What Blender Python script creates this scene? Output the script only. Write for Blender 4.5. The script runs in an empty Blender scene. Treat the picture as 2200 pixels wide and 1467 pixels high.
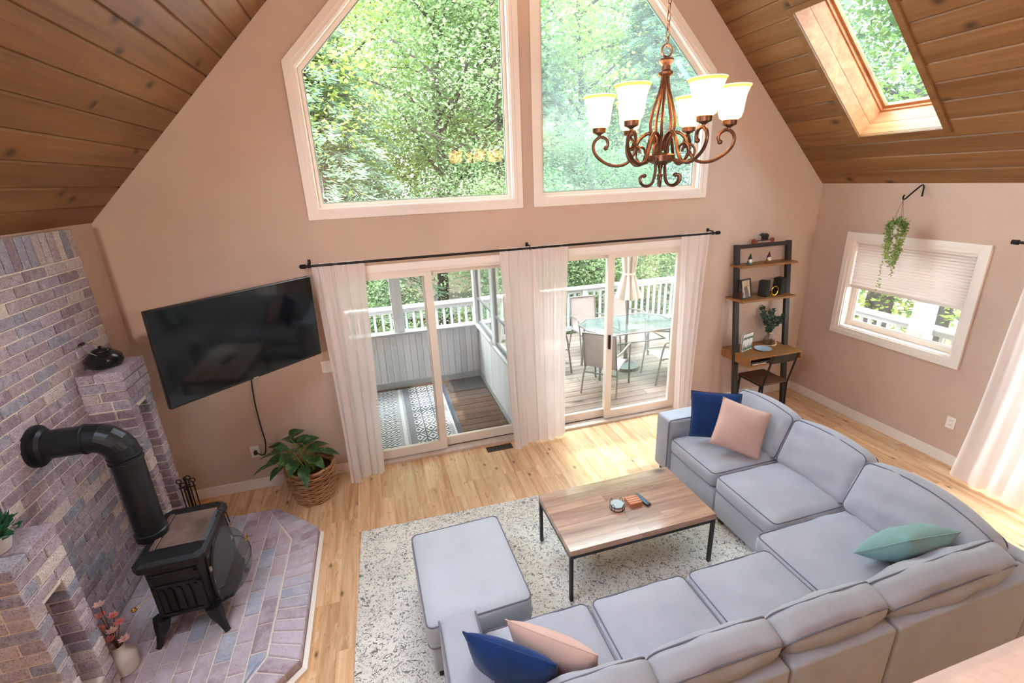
import bpy, bmesh, math, random
from mathutils import Vector, Matrix
random.seed(7)
S = bpy.context.scene
COL = S.collection
PI = math.pi

# ------------------------------------------------------------------ camera
CAM = Vector((0.0, -4.57, 2.82))
cr = Vector((0.95861985, -0.28191417, -0.03965322))
cu = Vector((0.12798709, 0.30234687, 0.9445664))
cf = Vector((0.25429762, 0.9105552, -0.32591709))
cam_d = bpy.data.cameras.new('camera')
cam_d.sensor_width = 36.0
cam_d.lens = 16.5845
cam_d.clip_start = 0.03
cam_d.clip_end = 300
cam = bpy.data.objects.new('camera', cam_d)
COL.objects.link(cam)
m = Matrix((cr, cu, -cf)).transposed().to_4x4()
m.translation = CAM
cam.matrix_world = m
S.camera = cam

# ------------------------------------------------------------------ world, sun, exposure
S.view_settings.view_transform = 'Standard'
S.view_settings.look = 'None'
S.view_settings.gamma = 1.0
S.view_settings.use_curve_mapping = False
S.view_settings.exposure = 1.92
w = bpy.data.worlds.new('overcast_sky')
S.world = w
w.use_nodes = True
bgn = w.node_tree.nodes['Background']
bgn.inputs[0].default_value = (0.86, 0.94, 1.0, 1)
bgn.inputs[1].default_value = 5.0
sun_d = bpy.data.lights.new('sun', 'SUN')
sun_d.energy = 1.7
sun_d.angle = math.radians(1.5)
sun_d.color = (1.0, 0.95, 0.86)
sun = bpy.data.objects.new('sun', sun_d)
COL.objects.link(sun)
sun.rotation_euler = Vector((-0.47, 0.06, -0.88)).to_track_quat('-Z', 'Y').to_euler()
try:
    S.cycles.max_bounces = 8
    S.cycles.diffuse_bounces = 4
    S.cycles.glossy_bounces = 3
    S.cycles.transmission_bounces = 8
    S.cycles.transparent_max_bounces = 16
    S.cycles.sample_clamp_indirect = 6.0
    S.cycles.adaptive_threshold = 0.015
    S.cycles.caustics_reflective = False
    S.cycles.caustics_refractive = False
except Exception:
    pass

# ------------------------------------------------------------------ helpers
def lin(r, g, b):
    f = lambda v: v / 12.92 if v <= 0.04045 else ((v + 0.055) / 1.055) ** 2.4
    return (f(r / 255), f(g / 255), f(b / 255), 1.0)

class MB:
    """collects verts and faces of one mesh"""
    def __init__(s):
        s.v = []; s.f = []; s.uv = None
    def add(s, vs, fs):
        n = len(s.v); s.v += [Vector(p) for p in vs]; s.f += [[i + n for i in f] for f in fs]; return s
    def box(s, a, b):
        x0, y0, z0 = [min(a[i], b[i]) for i in range(3)]; x1, y1, z1 = [max(a[i], b[i]) for i in range(3)]
        return s.add([(x0, y0, z0), (x1, y0, z0), (x1, y1, z0), (x0, y1, z0), (x0, y0, z1), (x1, y0, z1), (x1, y1, z1), (x0, y1, z1)],
                     [(0, 3, 2, 1), (4, 5, 6, 7), (0, 1, 5, 4), (1, 2, 6, 5), (2, 3, 7, 6), (3, 0, 4, 7)])
    def cbox(s, a, b, c):
        """box with chamfered edges"""
        bm = bmesh.new(); bmesh.ops.create_cube(bm, size=1)
        a = Vector(a); b = Vector(b); ce = (a + b) / 2; d = b - a
        for v in bm.verts: v.co = Vector((v.co.x * abs(d.x), v.co.y * abs(d.y), v.co.z * abs(d.z))) + ce
        bmesh.ops.bevel(bm, geom=bm.edges[:], offset=c, segments=1, affect='EDGES', profile=0.5)
        return s.bm(bm)
    def rbox(s, a, b, c, seg=3):
        bm = bmesh.new(); bmesh.ops.create_cube(bm, size=1)
        a = Vector(a); b = Vector(b); ce = (a + b) / 2; d = b - a
        for v in bm.verts: v.co = Vector((v.co.x * abs(d.x), v.co.y * abs(d.y), v.co.z * abs(d.z))) + ce
        bmesh.ops.bevel(bm, geom=bm.edges[:], offset=c, segments=seg, affect='EDGES', profile=0.5)
        return s.bm(bm)
    def bm(s, bm):
        bm.verts.index_update()
        s.add([v.co.copy() for v in bm.verts], [[v.index for v in f.verts] for f in bm.faces]); bm.free(); return s
    def bar(s, p, q, w, h=None, up=(0, 0, 1)):
        """rectangular bar from p to q"""
        h = h or w; p = Vector(p); q = Vector(q); d = (q - p).normalized(); u = Vector(up)
        if abs(d.dot(u)) > 0.98: u = Vector((0, 1, 0))
        x = d.cross(u).normalized(); y = x.cross(d).normalized()
        vs = [o + x * i * w / 2 + y * j * h / 2 for o in (p, q) for i, j in ((-1, -1), (1, -1), (1, 1), (-1, 1))]
        return s.add(vs, [(3, 2, 1, 0), (4, 5, 6, 7), (0, 1, 5, 4), (1, 2, 6, 5), (2, 3, 7, 6), (3, 0, 4, 7)])
    def tube(s, pts, r, n=8, closed=False, cap=True):
        pts = [Vector(p) for p in pts]; N = len(pts)
        rr = r if hasattr(r, '__len__') else [r] * N
        tang = []
        for i in range(N):
            if closed: t = pts[(i + 1) % N] - pts[i - 1]
            else: t = pts[min(i + 1, N - 1)] - pts[max(i - 1, 0)]
            tang.append(t.normalized() if t.length > 1e-9 else Vector((0, 0, 1)))
        u = tang[0].orthogonal().normalized(); base = len(s.v)
        for i in range(N):
            u = (u - tang[i] * u.dot(tang[i]))
            u = u.normalized() if u.length > 1e-6 else tang[i].orthogonal().normalized()
            v = tang[i].cross(u)
            for k in range(n):
                a = 2 * PI * k / n
                s.v.append(pts[i] + (u * math.cos(a) + v * math.sin(a)) * rr[i])
        for i in range(N if closed else N - 1):
            j = (i + 1) % N
            for k in range(n):
                l = (k + 1) % n
                s.f.append([base + i * n + k, base + i * n + l, base + j * n + l, base + j * n + k])
        if cap and not closed:
            s.f.append([base + k for k in range(n)][::-1]); s.f.append([base + (N - 1) * n + k for k in range(n)])
        return s
    def lathe(s, prof, c=(0, 0, 0), n=24, axis='Z', cap=True):
        base = len(s.v); c = Vector(c)
        for r, z in prof:
            for k in range(n):
                a = 2 * PI * k / n
                p = (r * math.cos(a), r * math.sin(a), z)
                if axis == 'X': p = (z, r * math.cos(a), r * math.sin(a))
                if axis == 'Y': p = (r * math.sin(a), z, r * math.cos(a))
                s.v.append(c + Vector(p))
        for i in range(len(prof) - 1):
            for k in range(n):
                l = (k + 1) % n
                s.f.append([base + i * n + k, base + i * n + l, base + (i + 1) * n + l, base + (i + 1) * n + k])
        if cap:
            if prof[0][0] > 1e-5: s.f.append([base + k for k in range(n)][::-1])
            if prof[-1][0] > 1e-5: s.f.append([base + (len(prof) - 1) * n + k for k in range(n)])
        return s
    def prism(s, poly, a, b, axis='Z'):
        """poly in the two other axes, extruded from a to b (X: poly=(y,z); Y: poly=(x,z); Z: poly=(x,y))"""
        def P(u, v, t): return {'Z': (u, v, t), 'Y': (u, t, v), 'X': (t, u, v)}[axis]
        n = len(poly)
        return s.add([P(u, v, a) for u, v in poly] + [P(u, v, b) for u, v in poly],
                     [list(range(n))[::-1], list(range(n, 2 * n))] + [[i, (i + 1) % n, n + (i + 1) % n, n + i] for i in range(n)])
    def grid(s, fn, nu, nv):
        base = len(s.v)
        for j in range(nv + 1):
            for i in range(nu + 1): s.v.append(Vector(fn(i / nu, j / nv)))
        for j in range(nv):
            for i in range(nu):
                a = base + j * (nu + 1) + i
                s.f.append([a, a + 1, a + nu + 2, a + nu + 1])
        return s
    def xf(s, M):
        s.v = [M @ p for p in s.v]; return s
    def mesh(s, name, mat, smooth=False, off=(0, 0, 0), recalc=True):
        me = bpy.data.meshes.new(name); o = Vector(off)
        me.from_pydata([tuple(p - o) for p in s.v], [], s.f)
        if recalc:
            b = bmesh.new(); b.from_mesh(me); bmesh.ops.recalc_face_normals(b, faces=b.faces); b.to_mesh(me); b.free()
        if mat: me.materials.append(mat)
        if smooth:
            me.polygons.foreach_set('use_smooth', [True] * len(me.polygons))
            if smooth != 'all':
                try: me.set_sharp_from_angle(angle=math.radians(smooth if smooth is not True else 38))
                except Exception: pass
        me.update(); return me
    def build(s, name, mat, parent=None, smooth=False, world=True, recalc=True, at=None):
        """one mesh object; with world=True the verts are world coordinates under an unrotated parent;
        at= puts the object's own origin there (top-level mesh things)"""
        off = Vector((0, 0, 0))
        if parent and world: off = OFF.get(parent.name, Vector((0, 0, 0)))
        if at is not None: off = Vector(at)
        o = bpy.data.objects.new(name, s.mesh(name, mat, smooth, off, recalc)); COL.objects.link(o)
        if at is not None: o.location = at
        if parent: o.parent = parent
        OFF[o.name] = off
        return o

OFF = {}
def tag(o, label, cat=None, group=None, kind=None):
    if label: o['label'] = label
    if cat: o['category'] = cat
    if group: o['group'] = group
    if kind: o['kind'] = kind
    return o
def thing(name, label, cat, loc, rz=0.0, group=None):
    o = bpy.data.objects.new(name, None); COL.objects.link(o)
    o.empty_display_size = 0.05
    o.location = loc; o.rotation_euler = (0, 0, rz)
    OFF[o.name] = Vector(loc)
    return tag(o, label, cat, group)
def struct(name, label, loc=(0, 0, 0)):
    o = bpy.data.objects.new(name, None); COL.objects.link(o)
    o.location = loc; OFF[o.name] = Vector(loc)
    o['kind'] = 'structure'; o['label'] = label
    return o
def place(name, me, parent, loc, rot=(0, 0, 0), scale=(1, 1, 1)):
    """piece sharing mesh data under an unrotated parent, world coordinates"""
    o = bpy.data.objects.new(name, me); COL.objects.link(o)
    o.parent = parent
    o.location = Vector(loc) - OFF.get(parent.name, Vector((0, 0, 0))); o.rotation_euler = rot; o.scale = scale
    return o
def copy_tree(o, parent=None):
    c = o.copy(); COL.objects.link(c); c.parent = parent
    for ch in list(o.children): copy_tree(ch, c)
    return c

# ------------------------------------------------------------------ materials
MATS = {}
class NT:
    def __init__(s, name):
        s.m = bpy.data.materials.new(name); s.m.use_nodes = True; s.t = s.m.node_tree
        s.b = s.t.nodes['Principled BSDF']; s.out = s.t.nodes['Material Output']; MATS[name] = s.m
    def n(s, typ, **kw):
        nd = s.t.nodes.new(typ)
        for k, v in kw.items():
            if k.startswith('i_'):
                key = k[2:]; key = int(key) if key.isdigit() else key.replace('_', ' ')
                if hasattr(v, 'bl_idname') or isinstance(v, bpy.types.NodeSocket): s.t.links.new(v, nd.inputs[key])
                else: nd.inputs[key].default_value = v
            else: setattr(nd, k, v)
        return nd
    def l(s, a, b): s.t.links.new(a, b)
    def math(s, op, a, b=0.5, c=None):
        nd = s.t.nodes.new('ShaderNodeMath'); nd.operation = op
        for i, v in enumerate((a, b, c)):
            if v is None: continue
            if isinstance(v, bpy.types.NodeSocket): s.t.links.new(v, nd.inputs[i])
            else: nd.inputs[i].default_value = v
        return nd.outputs[0]
    def mix(s, f, a, b, mode='MIX'):
        nd = s.t.nodes.new('ShaderNodeMix'); nd.data_type = 'RGBA'; nd.blend_type = mode
        for sk, v in ((nd.inputs['Factor'], f), (nd.inputs[6], a), (nd.inputs[7], b)):
            if isinstance(v, bpy.types.NodeSocket): s.t.links.new(v, sk)
            else: sk.default_value = v
        return nd.outputs[2]
    def ramp(s, f, stops):
        nd = s.t.nodes.new('ShaderNodeValToRGB'); e = nd.color_ramp.elements
        while len(e) < len(stops): e.new(0.5)
        for i, (p, c) in enumerate(stops): e[i].position = p; e[i].color = c if len(c) == 4 else (*c, 1)
        s.t.links.new(f, nd.inputs[0]); return nd.outputs[0]
    def coord(s, kind='Object', scale=(1, 1, 1), rnd=0.0):
        tc = s.t.nodes.new('ShaderNodeTexCoord'); mp = s.t.nodes.new('ShaderNodeMapping'); mp.inputs['Scale'].default_value = scale
        s.t.links.new(tc.outputs[kind], mp.inputs['Vector'])
        if rnd:
            oi = s.t.nodes.new('ShaderNodeObjectInfo'); cb = s.t.nodes.new('ShaderNodeCombineXYZ')
            r = s.math('MULTIPLY', oi.outputs['Random'], rnd)
            for i in range(3): s.t.links.new(r, cb.inputs[i])
            s.t.links.new(cb.outputs[0], mp.inputs['Location'])
        return mp.outputs[0]
    def noise(s, vec, scale, detail=3, rough=0.55, dist=0.0):
        nd = s.t.nodes.new('ShaderNodeTexNoise'); nd.inputs['Scale'].default_value = scale; nd.inputs['Detail'].default_value = detail
        nd.inputs['Roughness'].default_value = rough; nd.inputs['Distortion'].default_value = dist
        s.t.links.new(vec, nd.inputs['Vector']); return nd.outputs[0]
    def bump(s, h, strength=0.2, dist=0.01):
        nd = s.t.nodes.new('ShaderNodeBump'); nd.inputs['Strength'].default_value = strength; nd.inputs['Distance'].default_value = dist
        s.t.links.new(h, nd.inputs['Height']); s.t.links.new(nd.outputs[0], s.b.inputs['Normal'])
    def set(s, col=None, rough=None, metal=None, spec=None, **kw):
        for k, v in (('Base Color', col), ('Roughness', rough), ('Metallic', metal), ('Specular IOR Level', spec)):
            if v is None: continue
            if isinstance(v, bpy.types.NodeSocket): s.t.links.new(v, s.b.inputs[k])
            else: s.b.inputs[k].default_value = v
        for k, v in kw.items(): s.b.inputs[k.replace('_', ' ')].default_value = v
        return s

def plain(name, col, rough=0.6, metal=0.0, spec=0.5, var=0.08, scale=18.0, bump=0.0, bscale=None):
    """procedural paint / metal / plastic: base colour with a little noise variation"""
    t = NT(name); v = t.coord('Object'); nz = t.noise(v, scale, 3)
    d = tuple(max(0, c * (1 - var)) for c in col[:3]) + (1,); b = tuple(min(1, c * (1 + var)) for c in col[:3]) + (1,)
    t.set(t.ramp(nz, [(0.3, d), (0.7, b)]), rough, metal, spec)
    if bump: t.bump(t.noise(v, bscale or scale * 6, 4), bump, 0.004)
    return t.m

def wood(name, c0, c1, c2, axis='Y', rough=0.45, rnd=7.0, vary=0.25, knots=0.0, fine=1.0, spec=0.4, streak=0.0, ksel=0.35):
    """grain stretched along an axis, per-piece random offset and tone"""
    t = NT(name); k = 0.06
    sc = {'X': (k, 1, 1), 'Y': (1, k, 1), 'Z': (1, 1, k)}[axis]
    v = t.coord('Object', sc, rnd); n1 = t.noise(v, 26 * fine, 5, 0.6, 0.6); n2 = t.noise(v, 5 * fine, 3, 0.5, 1.2)
    f = t.math('ADD', t.math('MULTIPLY', n1, 0.45), t.math('MULTIPLY', n2, 0.55))
    col = t.ramp(f, [(0.30, c0), (0.50, c1), (0.72, c2)])
    if streak:
        v2 = t.coord('Object', {'X': (0.25, 1, 1), 'Y': (1, 0.25, 1), 'Z': (1, 1, 0.25)}[axis], rnd)
        n3 = t.noise(v2, 7 * fine, 3, 0.6, 2.0)
        st = t.ramp(n3, [(0.55, (0, 0, 0, 1)), (0.68, (1, 1, 1, 1))])
        col = t.mix(t.math('MULTIPLY', st, streak), col, c2, 'MIX')
        n4 = t.noise(v2, 11 * fine, 4, 0.7, 3.0)
        st2 = t.ramp(n4, [(0.33, (1, 1, 1, 1)), (0.40, (0, 0, 0, 1))])
        col = t.mix(t.math('MULTIPLY', st2, streak), col, tuple(x * 0.5 for x in c0[:3]) + (1,), 'MIX')
    if knots:
        v3 = t.coord('Object', {'X': (0.5, 1, 1), 'Y': (1, 0.5, 1), 'Z': (1, 1, 0.5)}[axis], rnd)
        vo = t.n('ShaderNodeTexVoronoi', voronoi_dimensions='2D', i_Scale=3.4 * knots); t.l(v3, vo.inputs['Vector'])
        kn = t.ramp(vo.outputs['Distance'], [(0.03, (1, 1, 1, 1)), (0.07, (0.45, 0.45, 0.45, 1)), (0.13, (0, 0, 0, 1))])
        sel = t.math('GREATER_THAN', t.n('ShaderNodeSeparateColor', i_Color=vo.outputs['Color']).outputs[0], ksel)
        col = t.mix(t.math('MULTIPLY', t.math('MULTIPLY', kn, sel), 0.85), col, tuple(x * 0.22 for x in c0[:3]) + (1,))
    oi = t.n('ShaderNodeObjectInfo')
    hs = t.n('ShaderNodeHueSaturation'); t.l(col, hs.inputs['Color'])
    t.l(t.math('ADD', t.math('MULTIPLY', oi.outputs['Random'], vary), 1 - vary / 2), hs.inputs['Value'])
    t.set(hs.outputs[0], rough, 0, spec); t.bump(f, 0.08, 0.003)
    return t.m

def fabric(name, col, rough=0.95, weave=420.0, var=0.12, bump=0.25, sheen=0.15):
    t = NT(name); v = t.coord('Object'); n1 = t.noise(v, weave, 2); n2 = t.noise(v, 4, 3)
    f = t.math('ADD', t.math('MULTIPLY', n1, 0.5), t.math('MULTIPLY', n2, 0.5))
    d = tuple(c * (1 - var) for c in col[:3]) + (1,); b = tuple(min(1, c * (1 + var)) for c in col[:3]) + (1,)
    t.set(t.ramp(f, [(0.3, d), (0.7, b)]), rough, 0, 0.2)
    t.b.inputs['Sheen Weight'].default_value = sheen
    t.bump(n1, bump, 0.002)
    return t.m

def pane(name, tint=(1, 1, 1, 1), haze=0.0, ior=1.5, gl=(1, 1, 1, 1), base=0.0):
    """thin window pane: see-through plus mirror reflection by Fresnel; haze adds a dusty veil"""
    t = NT(name); t.t.nodes.remove(t.b)
    tr = t.n('ShaderNodeBsdfTransparent', i_Color=tint); g = t.n('ShaderNodeBsdfGlossy', i_Roughness=0.01, i_Color=gl)
    lw = t.n('ShaderNodeLayerWeight', i_Blend=0.5); r0 = ((ior - 1) / (ior + 1)) ** 2     # Schlick, same from both sides of the sheet
    a = t.n('ShaderNodeMixShader'); t.l(t.math('ADD', t.math('MULTIPLY', t.math('POWER', lw.outputs['Facing'], 5.0), 1 - r0), r0 + base), a.inputs[0]); t.l(tr.outputs[0], a.inputs[1]); t.l(g.outputs[0], a.inputs[2])
    o = a.outputs[0]
    if haze:
        v = t.coord('Object', (1, 1, 0.35)); nz = t.noise(v, 3.0, 5, 0.6, 0.4)
        tl = t.n('ShaderNodeBsdfTranslucent', i_Color=(0.9, 0.96, 1, 1)); df = t.n('ShaderNodeBsdfDiffuse', i_Color=(0.9, 0.95, 1, 1))
        h = t.n('ShaderNodeMixShader'); h.inputs[0].default_value = 0.25; t.l(tl.outputs[0], h.inputs[1]); t.l(df.outputs[0], h.inputs[2])
        mx = t.n('ShaderNodeMixShader'); t.l(t.math('MULTIPLY', t.ramp(nz, [(0.25, (0.45, 0.45, 0.45, 1)), (0.75, (1, 1, 1, 1))]), haze), mx.inputs[0])
        t.l(o, mx.inputs[1]); t.l(h.outputs[0], mx.inputs[2]); o = mx.outputs[0]
    t.l(o, t.out.inputs[0]); return t.m

def sheer(name, col, see=0.22, trans=0.5):
    t = NT(name); t.t.nodes.remove(t.b); v = t.coord('Object'); nz = t.noise(v, 260, 2)
    c = t.ramp(nz, [(0.3, tuple(x * 0.93 for x in col[:3]) + (1,)), (0.7, col)])
    d = t.n('ShaderNodeBsdfDiffuse'); tl = t.n('ShaderNodeBsdfTranslucent'); tr = t.n('ShaderNodeBsdfTransparent')
    t.l(c, d.inputs[0]); t.l(c, tl.inputs[0])
    a = t.n('ShaderNodeMixShader'); a.inputs[0].default_value = trans; t.l(d.outputs[0], a.inputs[1]); t.l(tl.outputs[0], a.inputs[2])
    b = t.n('ShaderNodeMixShader'); b.inputs[0].default_value = see; t.l(a.outputs[0], b.inputs[1]); t.l(tr.outputs[0], b.inputs[2])
    t.l(b.outputs[0], t.out.inputs[0]); return t.m

def leafy(name, c0, c1, trans=0.4, var=0.5, rough=0.55):
    t = NT(name); t.t.nodes.remove(t.b)
    v = t.coord('Object'); nz = t.noise(v, 1.4, 3, 0.7); wn = t.noise(v, 9.0, 2)
    f = t.math('ADD', t.math('MULTIPLY', nz, 0.6), t.math('MULTIPLY', wn, 0.4))
    c = t.ramp(f, [(0.33, c0), (0.66, c1)])
    d = t.n('ShaderNodeBsdfPrincipled', i_Roughness=rough); t.l(c, d.inputs['Base Color']); d.inputs['Specular IOR Level'].default_value = 0.25
    tl = t.n('ShaderNodeBsdfTranslucent'); t.l(c, tl.inputs[0])
    a = t.n('ShaderNodeMixShader'); a.inputs[0].default_value = trans; t.l(d.outputs[0], a.inputs[1]); t.l(tl.outputs[0], a.inputs[2])
    t.l(a.outputs[0], t.out.inputs[0]); return t.m

def lampglass(name, col, strength):
    t = NT(name)
    v = t.coord('Object'); nz = t.noise(v, 9, 4)
    t.set(t.ramp(nz, [(0.3, (0.75, 0.52, 0.28, 1)), (0.7, (0.9, 0.72, 0.45, 1))]), 0.35)
    t.b.inputs['Emission Color'].default_value = col; t.b.inputs['Emission Strength'].default_value = strength
    return t.m

def shadeglass(name, col, emit, strength):
    """alabaster shade: diffusing glass lit by the bulb inside, with its own glow"""
    t = NT(name); t.t.nodes.remove(t.b); v = t.coord('Object'); c = t.ramp(t.noise(v, 9, 4), [(0.3, tuple(x * 0.85 for x in col[:3]) + (1,)), (0.7, col)])
    tl = t.n('ShaderNodeBsdfTranslucent'); df = t.n('ShaderNodeBsdfDiffuse'); t.l(c, tl.inputs[0]); t.l(c, df.inputs[0]); em = t.n('ShaderNodeEmission', i_Color=emit, i_Strength=strength)
    a = t.n('ShaderNodeMixShader'); a.inputs[0].default_value = 0.35; t.l(tl.outputs[0], a.inputs[1]); t.l(df.outputs[0], a.inputs[2])
    s = t.n('ShaderNodeAddShader'); t.l(a.outputs[0], s.inputs[0]); t.l(em.outputs[0], s.inputs[1]); t.l(s.outputs[0], t.out.inputs[0]); return t.m
def mesh_screen(name, see, col):
    t = NT(name); t.t.nodes.remove(t.b); v = t.coord('Object'); c = t.ramp(t.noise(v, 60, 2), [(0.3, tuple(x * 0.8 for x in col[:3]) + (1,)), (0.7, col)])
    d = t.n('ShaderNodeBsdfDiffuse'); t.l(c, d.inputs[0]); tr = t.n('ShaderNodeBsdfTransparent'); a = t.n('ShaderNodeMixShader'); a.inputs[0].default_value = see
    t.l(d.outputs[0], a.inputs[1]); t.l(tr.outputs[0], a.inputs[2]); t.l(a.outputs[0], t.out.inputs[0]); return t.m
WALL = plain('wall_paint', lin(201, 177, 161), 0.85, spec=0.2, var=0.03, scale=3, bump=0.12, bscale=170)
TRIM = plain('white_trim_paint', lin(238, 228, 220), 0.45, var=0.02, scale=4)
TRIM2 = plain('vinyl_door_frame', lin(232, 220, 208), 0.5, var=0.02, scale=4)
def frosted(name, col):
    t = NT(name); t.t.nodes.remove(t.b); v = t.coord('Object'); c = t.ramp(t.noise(v, 6, 3), [(0.3, tuple(x * 0.95 for x in col[:3]) + (1,)), (0.7, col)])
    tl = t.n('ShaderNodeBsdfTranslucent'); t.l(c, tl.inputs[0]); t.l(tl.outputs[0], t.out.inputs[0]); return t.m
FROSTSKY = frosted('added_skylight_dome', (0.86, 0.90, 0.94, 1))
BLACKM = plain('black_metal', lin(34, 33, 35), 0.45, 0.6, var=0.1)
IRON = plain('cast_iron', lin(40, 42, 47), 0.42, 0.55, var=0.2, scale=30, bump=0.25, bscale=120)
STOVETOP = plain('weathered_iron_top', lin(128, 108, 98), 0.5, 0.4, var=0.45, scale=7, bump=0.2, bscale=60)
PIPE = plain('stove_pipe_black', lin(36, 40, 47), 0.38, 0.5, var=0.12, scale=12)
MORTAR = plain('mortar', lin(226, 216, 208), 0.95, spec=0.1, var=0.1, scale=40, bump=0.3, bscale=220)
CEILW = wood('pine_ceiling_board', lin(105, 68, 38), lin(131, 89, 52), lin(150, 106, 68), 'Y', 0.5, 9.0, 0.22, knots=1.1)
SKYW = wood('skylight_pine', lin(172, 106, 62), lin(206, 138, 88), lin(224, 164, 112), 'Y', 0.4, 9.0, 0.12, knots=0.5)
FLOORW = wood('maple_floor_strip', lin(182, 130, 88), lin(222, 176, 132), lin(240, 209, 174), 'Y', 0.26, 11.0, 0.20, knots=1.9, fine=1.2, spec=0.5, streak=0.45, ksel=0.8)
DESKW = wood('desk_oak', lin(126, 84, 44), lin(150, 104, 60), lin(168, 122, 74), 'X', 0.5, 3.0, 0.06)
SEATW = wood('chair_seat_walnut', lin(70, 44, 28), lin(94, 60, 38), lin(110, 74, 48), 'Y', 0.5, 3.0, 0.06)
TABW = wood('coffee_table_plank', lin(122, 88, 74), lin(164, 128, 108), lin(196, 162, 142), 'X', 0.22, 9.0, 0.42, knots=0.6, spec=0.6, streak=0.3)
DECKW = wood('weathered_deck_board', lin(90, 77, 67), lin(115, 102, 93), lin(137, 127, 117), 'X', 0.8, 9.0, 0.30, knots=0.5)
PORCHW = wood('dark_porch_board', lin(73, 54, 44), lin(98, 75, 61), lin(115, 92, 78), 'X', 0.8, 9.0, 0.25)
WHITEW = wood('white_painted_board', lin(206, 206, 209), lin(224, 224, 226), lin(239, 239, 241), 'Z', 0.7, 9.0, 0.12)
RAILW = plain('white_railing_paint', lin(177, 180, 181), 0.6, var=0.03)
SOFA = fabric('grey_sofa_fabric', lin(166, 166, 176))
PIPING = fabric('dark_piping', lin(112, 110, 124), bump=0.1)
OTTO = fabric('pale_grey_ottoman_fabric', lin(178, 182, 190))
BLUE = fabric('navy_velvet', lin(24, 52, 104), var=0.4, sheen=0.15)
PINK = fabric('blush_linen', lin(212, 176, 164), weave=260)
SAGE = fabric('sage_cotton', lin(128, 162, 160))
BRONZE = plain('oil_rubbed_bronze', lin(96, 66, 52), 0.38, 0.75, var=0.3, scale=25)
SHEER = sheer('sheer_white_curtain', lin(246, 236, 234), 0.12, 0.36)
GLASS = pane('clear_pane'); HAZY = pane('hazy_pane', (0.80, 0.90, 0.90, 1), haze=0.09); SKYG = pane('skylight_pane', (0.66, 0.78, 0.84, 1), 0.01)
DOORG = pane('door_pane', haze=0.012)
LEAF_HOUSE = leafy('house_plant_leaf', lin(32, 62, 34), lin(86, 122, 70), 0.15, rough=0.4)
CABLE = plain('black_cable', lin(28, 26, 26), 0.6)
PLASTICW = plain('white_plastic', lin(236, 230, 222), 0.4, var=0.02)
DARK = plain('dark_slot', lin(18, 18, 18), 0.8)
BRASS = plain('brass', lin(196, 152, 70), 0.3, 0.9, var=0.1)

for m_, cw, crg in ((TABW, 0.55, 0.10), (FLOORW, 0.30, 0.16)):
    bs = m_.node_tree.nodes['Principled BSDF']; bs.inputs['Coat Weight'].default_value = cw; bs.inputs['Coat Roughness'].default_value = crg
def brick_mat():
    t = NT('whitewashed_brick'); oi = t.n('ShaderNodeObjectInfo')
    v = t.coord('Object', (1, 1, 1), 13.0)
    base = t.ramp(oi.outputs['Random'], [(0.0, lin(149, 136, 147)), (0.25, lin(173, 158, 168)), (0.5, lin(187, 174, 186)), (0.66, lin(148, 154, 174)), (0.8, lin(181, 166, 171)), (0.93, lin(205, 194, 196)), (1.0, lin(225, 215, 210))])
    n1 = t.noise(v, 14, 4, 0.65); n2 = t.noise(v, 130, 3, 0.6)
    wash = t.ramp(n1, [(0.48, (0, 0, 0, 1)), (0.75, (1, 1, 1, 1))])
    c = t.mix(t.math('MULTIPLY', wash, 0.6), base, lin(212, 207, 218))
    sp = t.ramp(n2, [(0.34, (1, 1, 1, 1)), (0.47, (0, 0, 0, 1))])
    c = t.mix(t.math('MULTIPLY', sp, 0.7), c, lin(86, 72, 78))
    mot = t.ramp(t.noise(v, 38, 4, 0.7), [(0.35, (0.62, 0.60, 0.62, 1)), (0.6, (1, 1, 1, 1))])
    c = t.mix(0.55, c, mot, 'MULTIPLY')
    t.set(c, 0.85, 0, 0.25); t.bump(t.math('ADD', n1, n2), 0.5, 0.004)
    return t.m
BRICK = brick_mat()
def hearth_mat():
    t = NT('whitewashed_paver'); oi = t.n('ShaderNodeObjectInfo')
    v = t.coord('Object', (1, 1, 1), 13.0)
    base = t.ramp(oi.outputs['Random'], [(0.0, lin(153, 134, 147)), (0.3, lin(179, 163, 175)), (0.55, lin(198, 184, 199)), (0.8, lin(151, 163, 187)), (1.0, lin(190, 173, 180))])
    n1 = t.noise(v, 9, 5, 0.7); n2 = t.noise(v, 90, 3, 0.6)
    wash = t.ramp(n1, [(0.42, (0, 0, 0, 1)), (0.68, (1, 1, 1, 1))])
    c = t.mix(t.math('MULTIPLY', wash, 0.6), base, lin(214, 209, 220))
    sp = t.ramp(n2, [(0.30, (1, 1, 1, 1)), (0.40, (0, 0, 0, 1))])
    c = t.mix(t.math('MULTIPLY', sp, 0.5), c, lin(92, 78, 84))
    t.set(c, 0.6, 0, 0.4); t.bump(t.math('ADD', n1, n2), 0.35, 0.004)
    return t.m
PAVER = hearth_mat()
# ------------------------------------------------------------------ room shell
XL, XR, YR, HK, XM = -2.10, 5.14, -8.5, 2.617, 1.52
ZR = HK + (XR - XL) / 2
WT = 0.16

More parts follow.
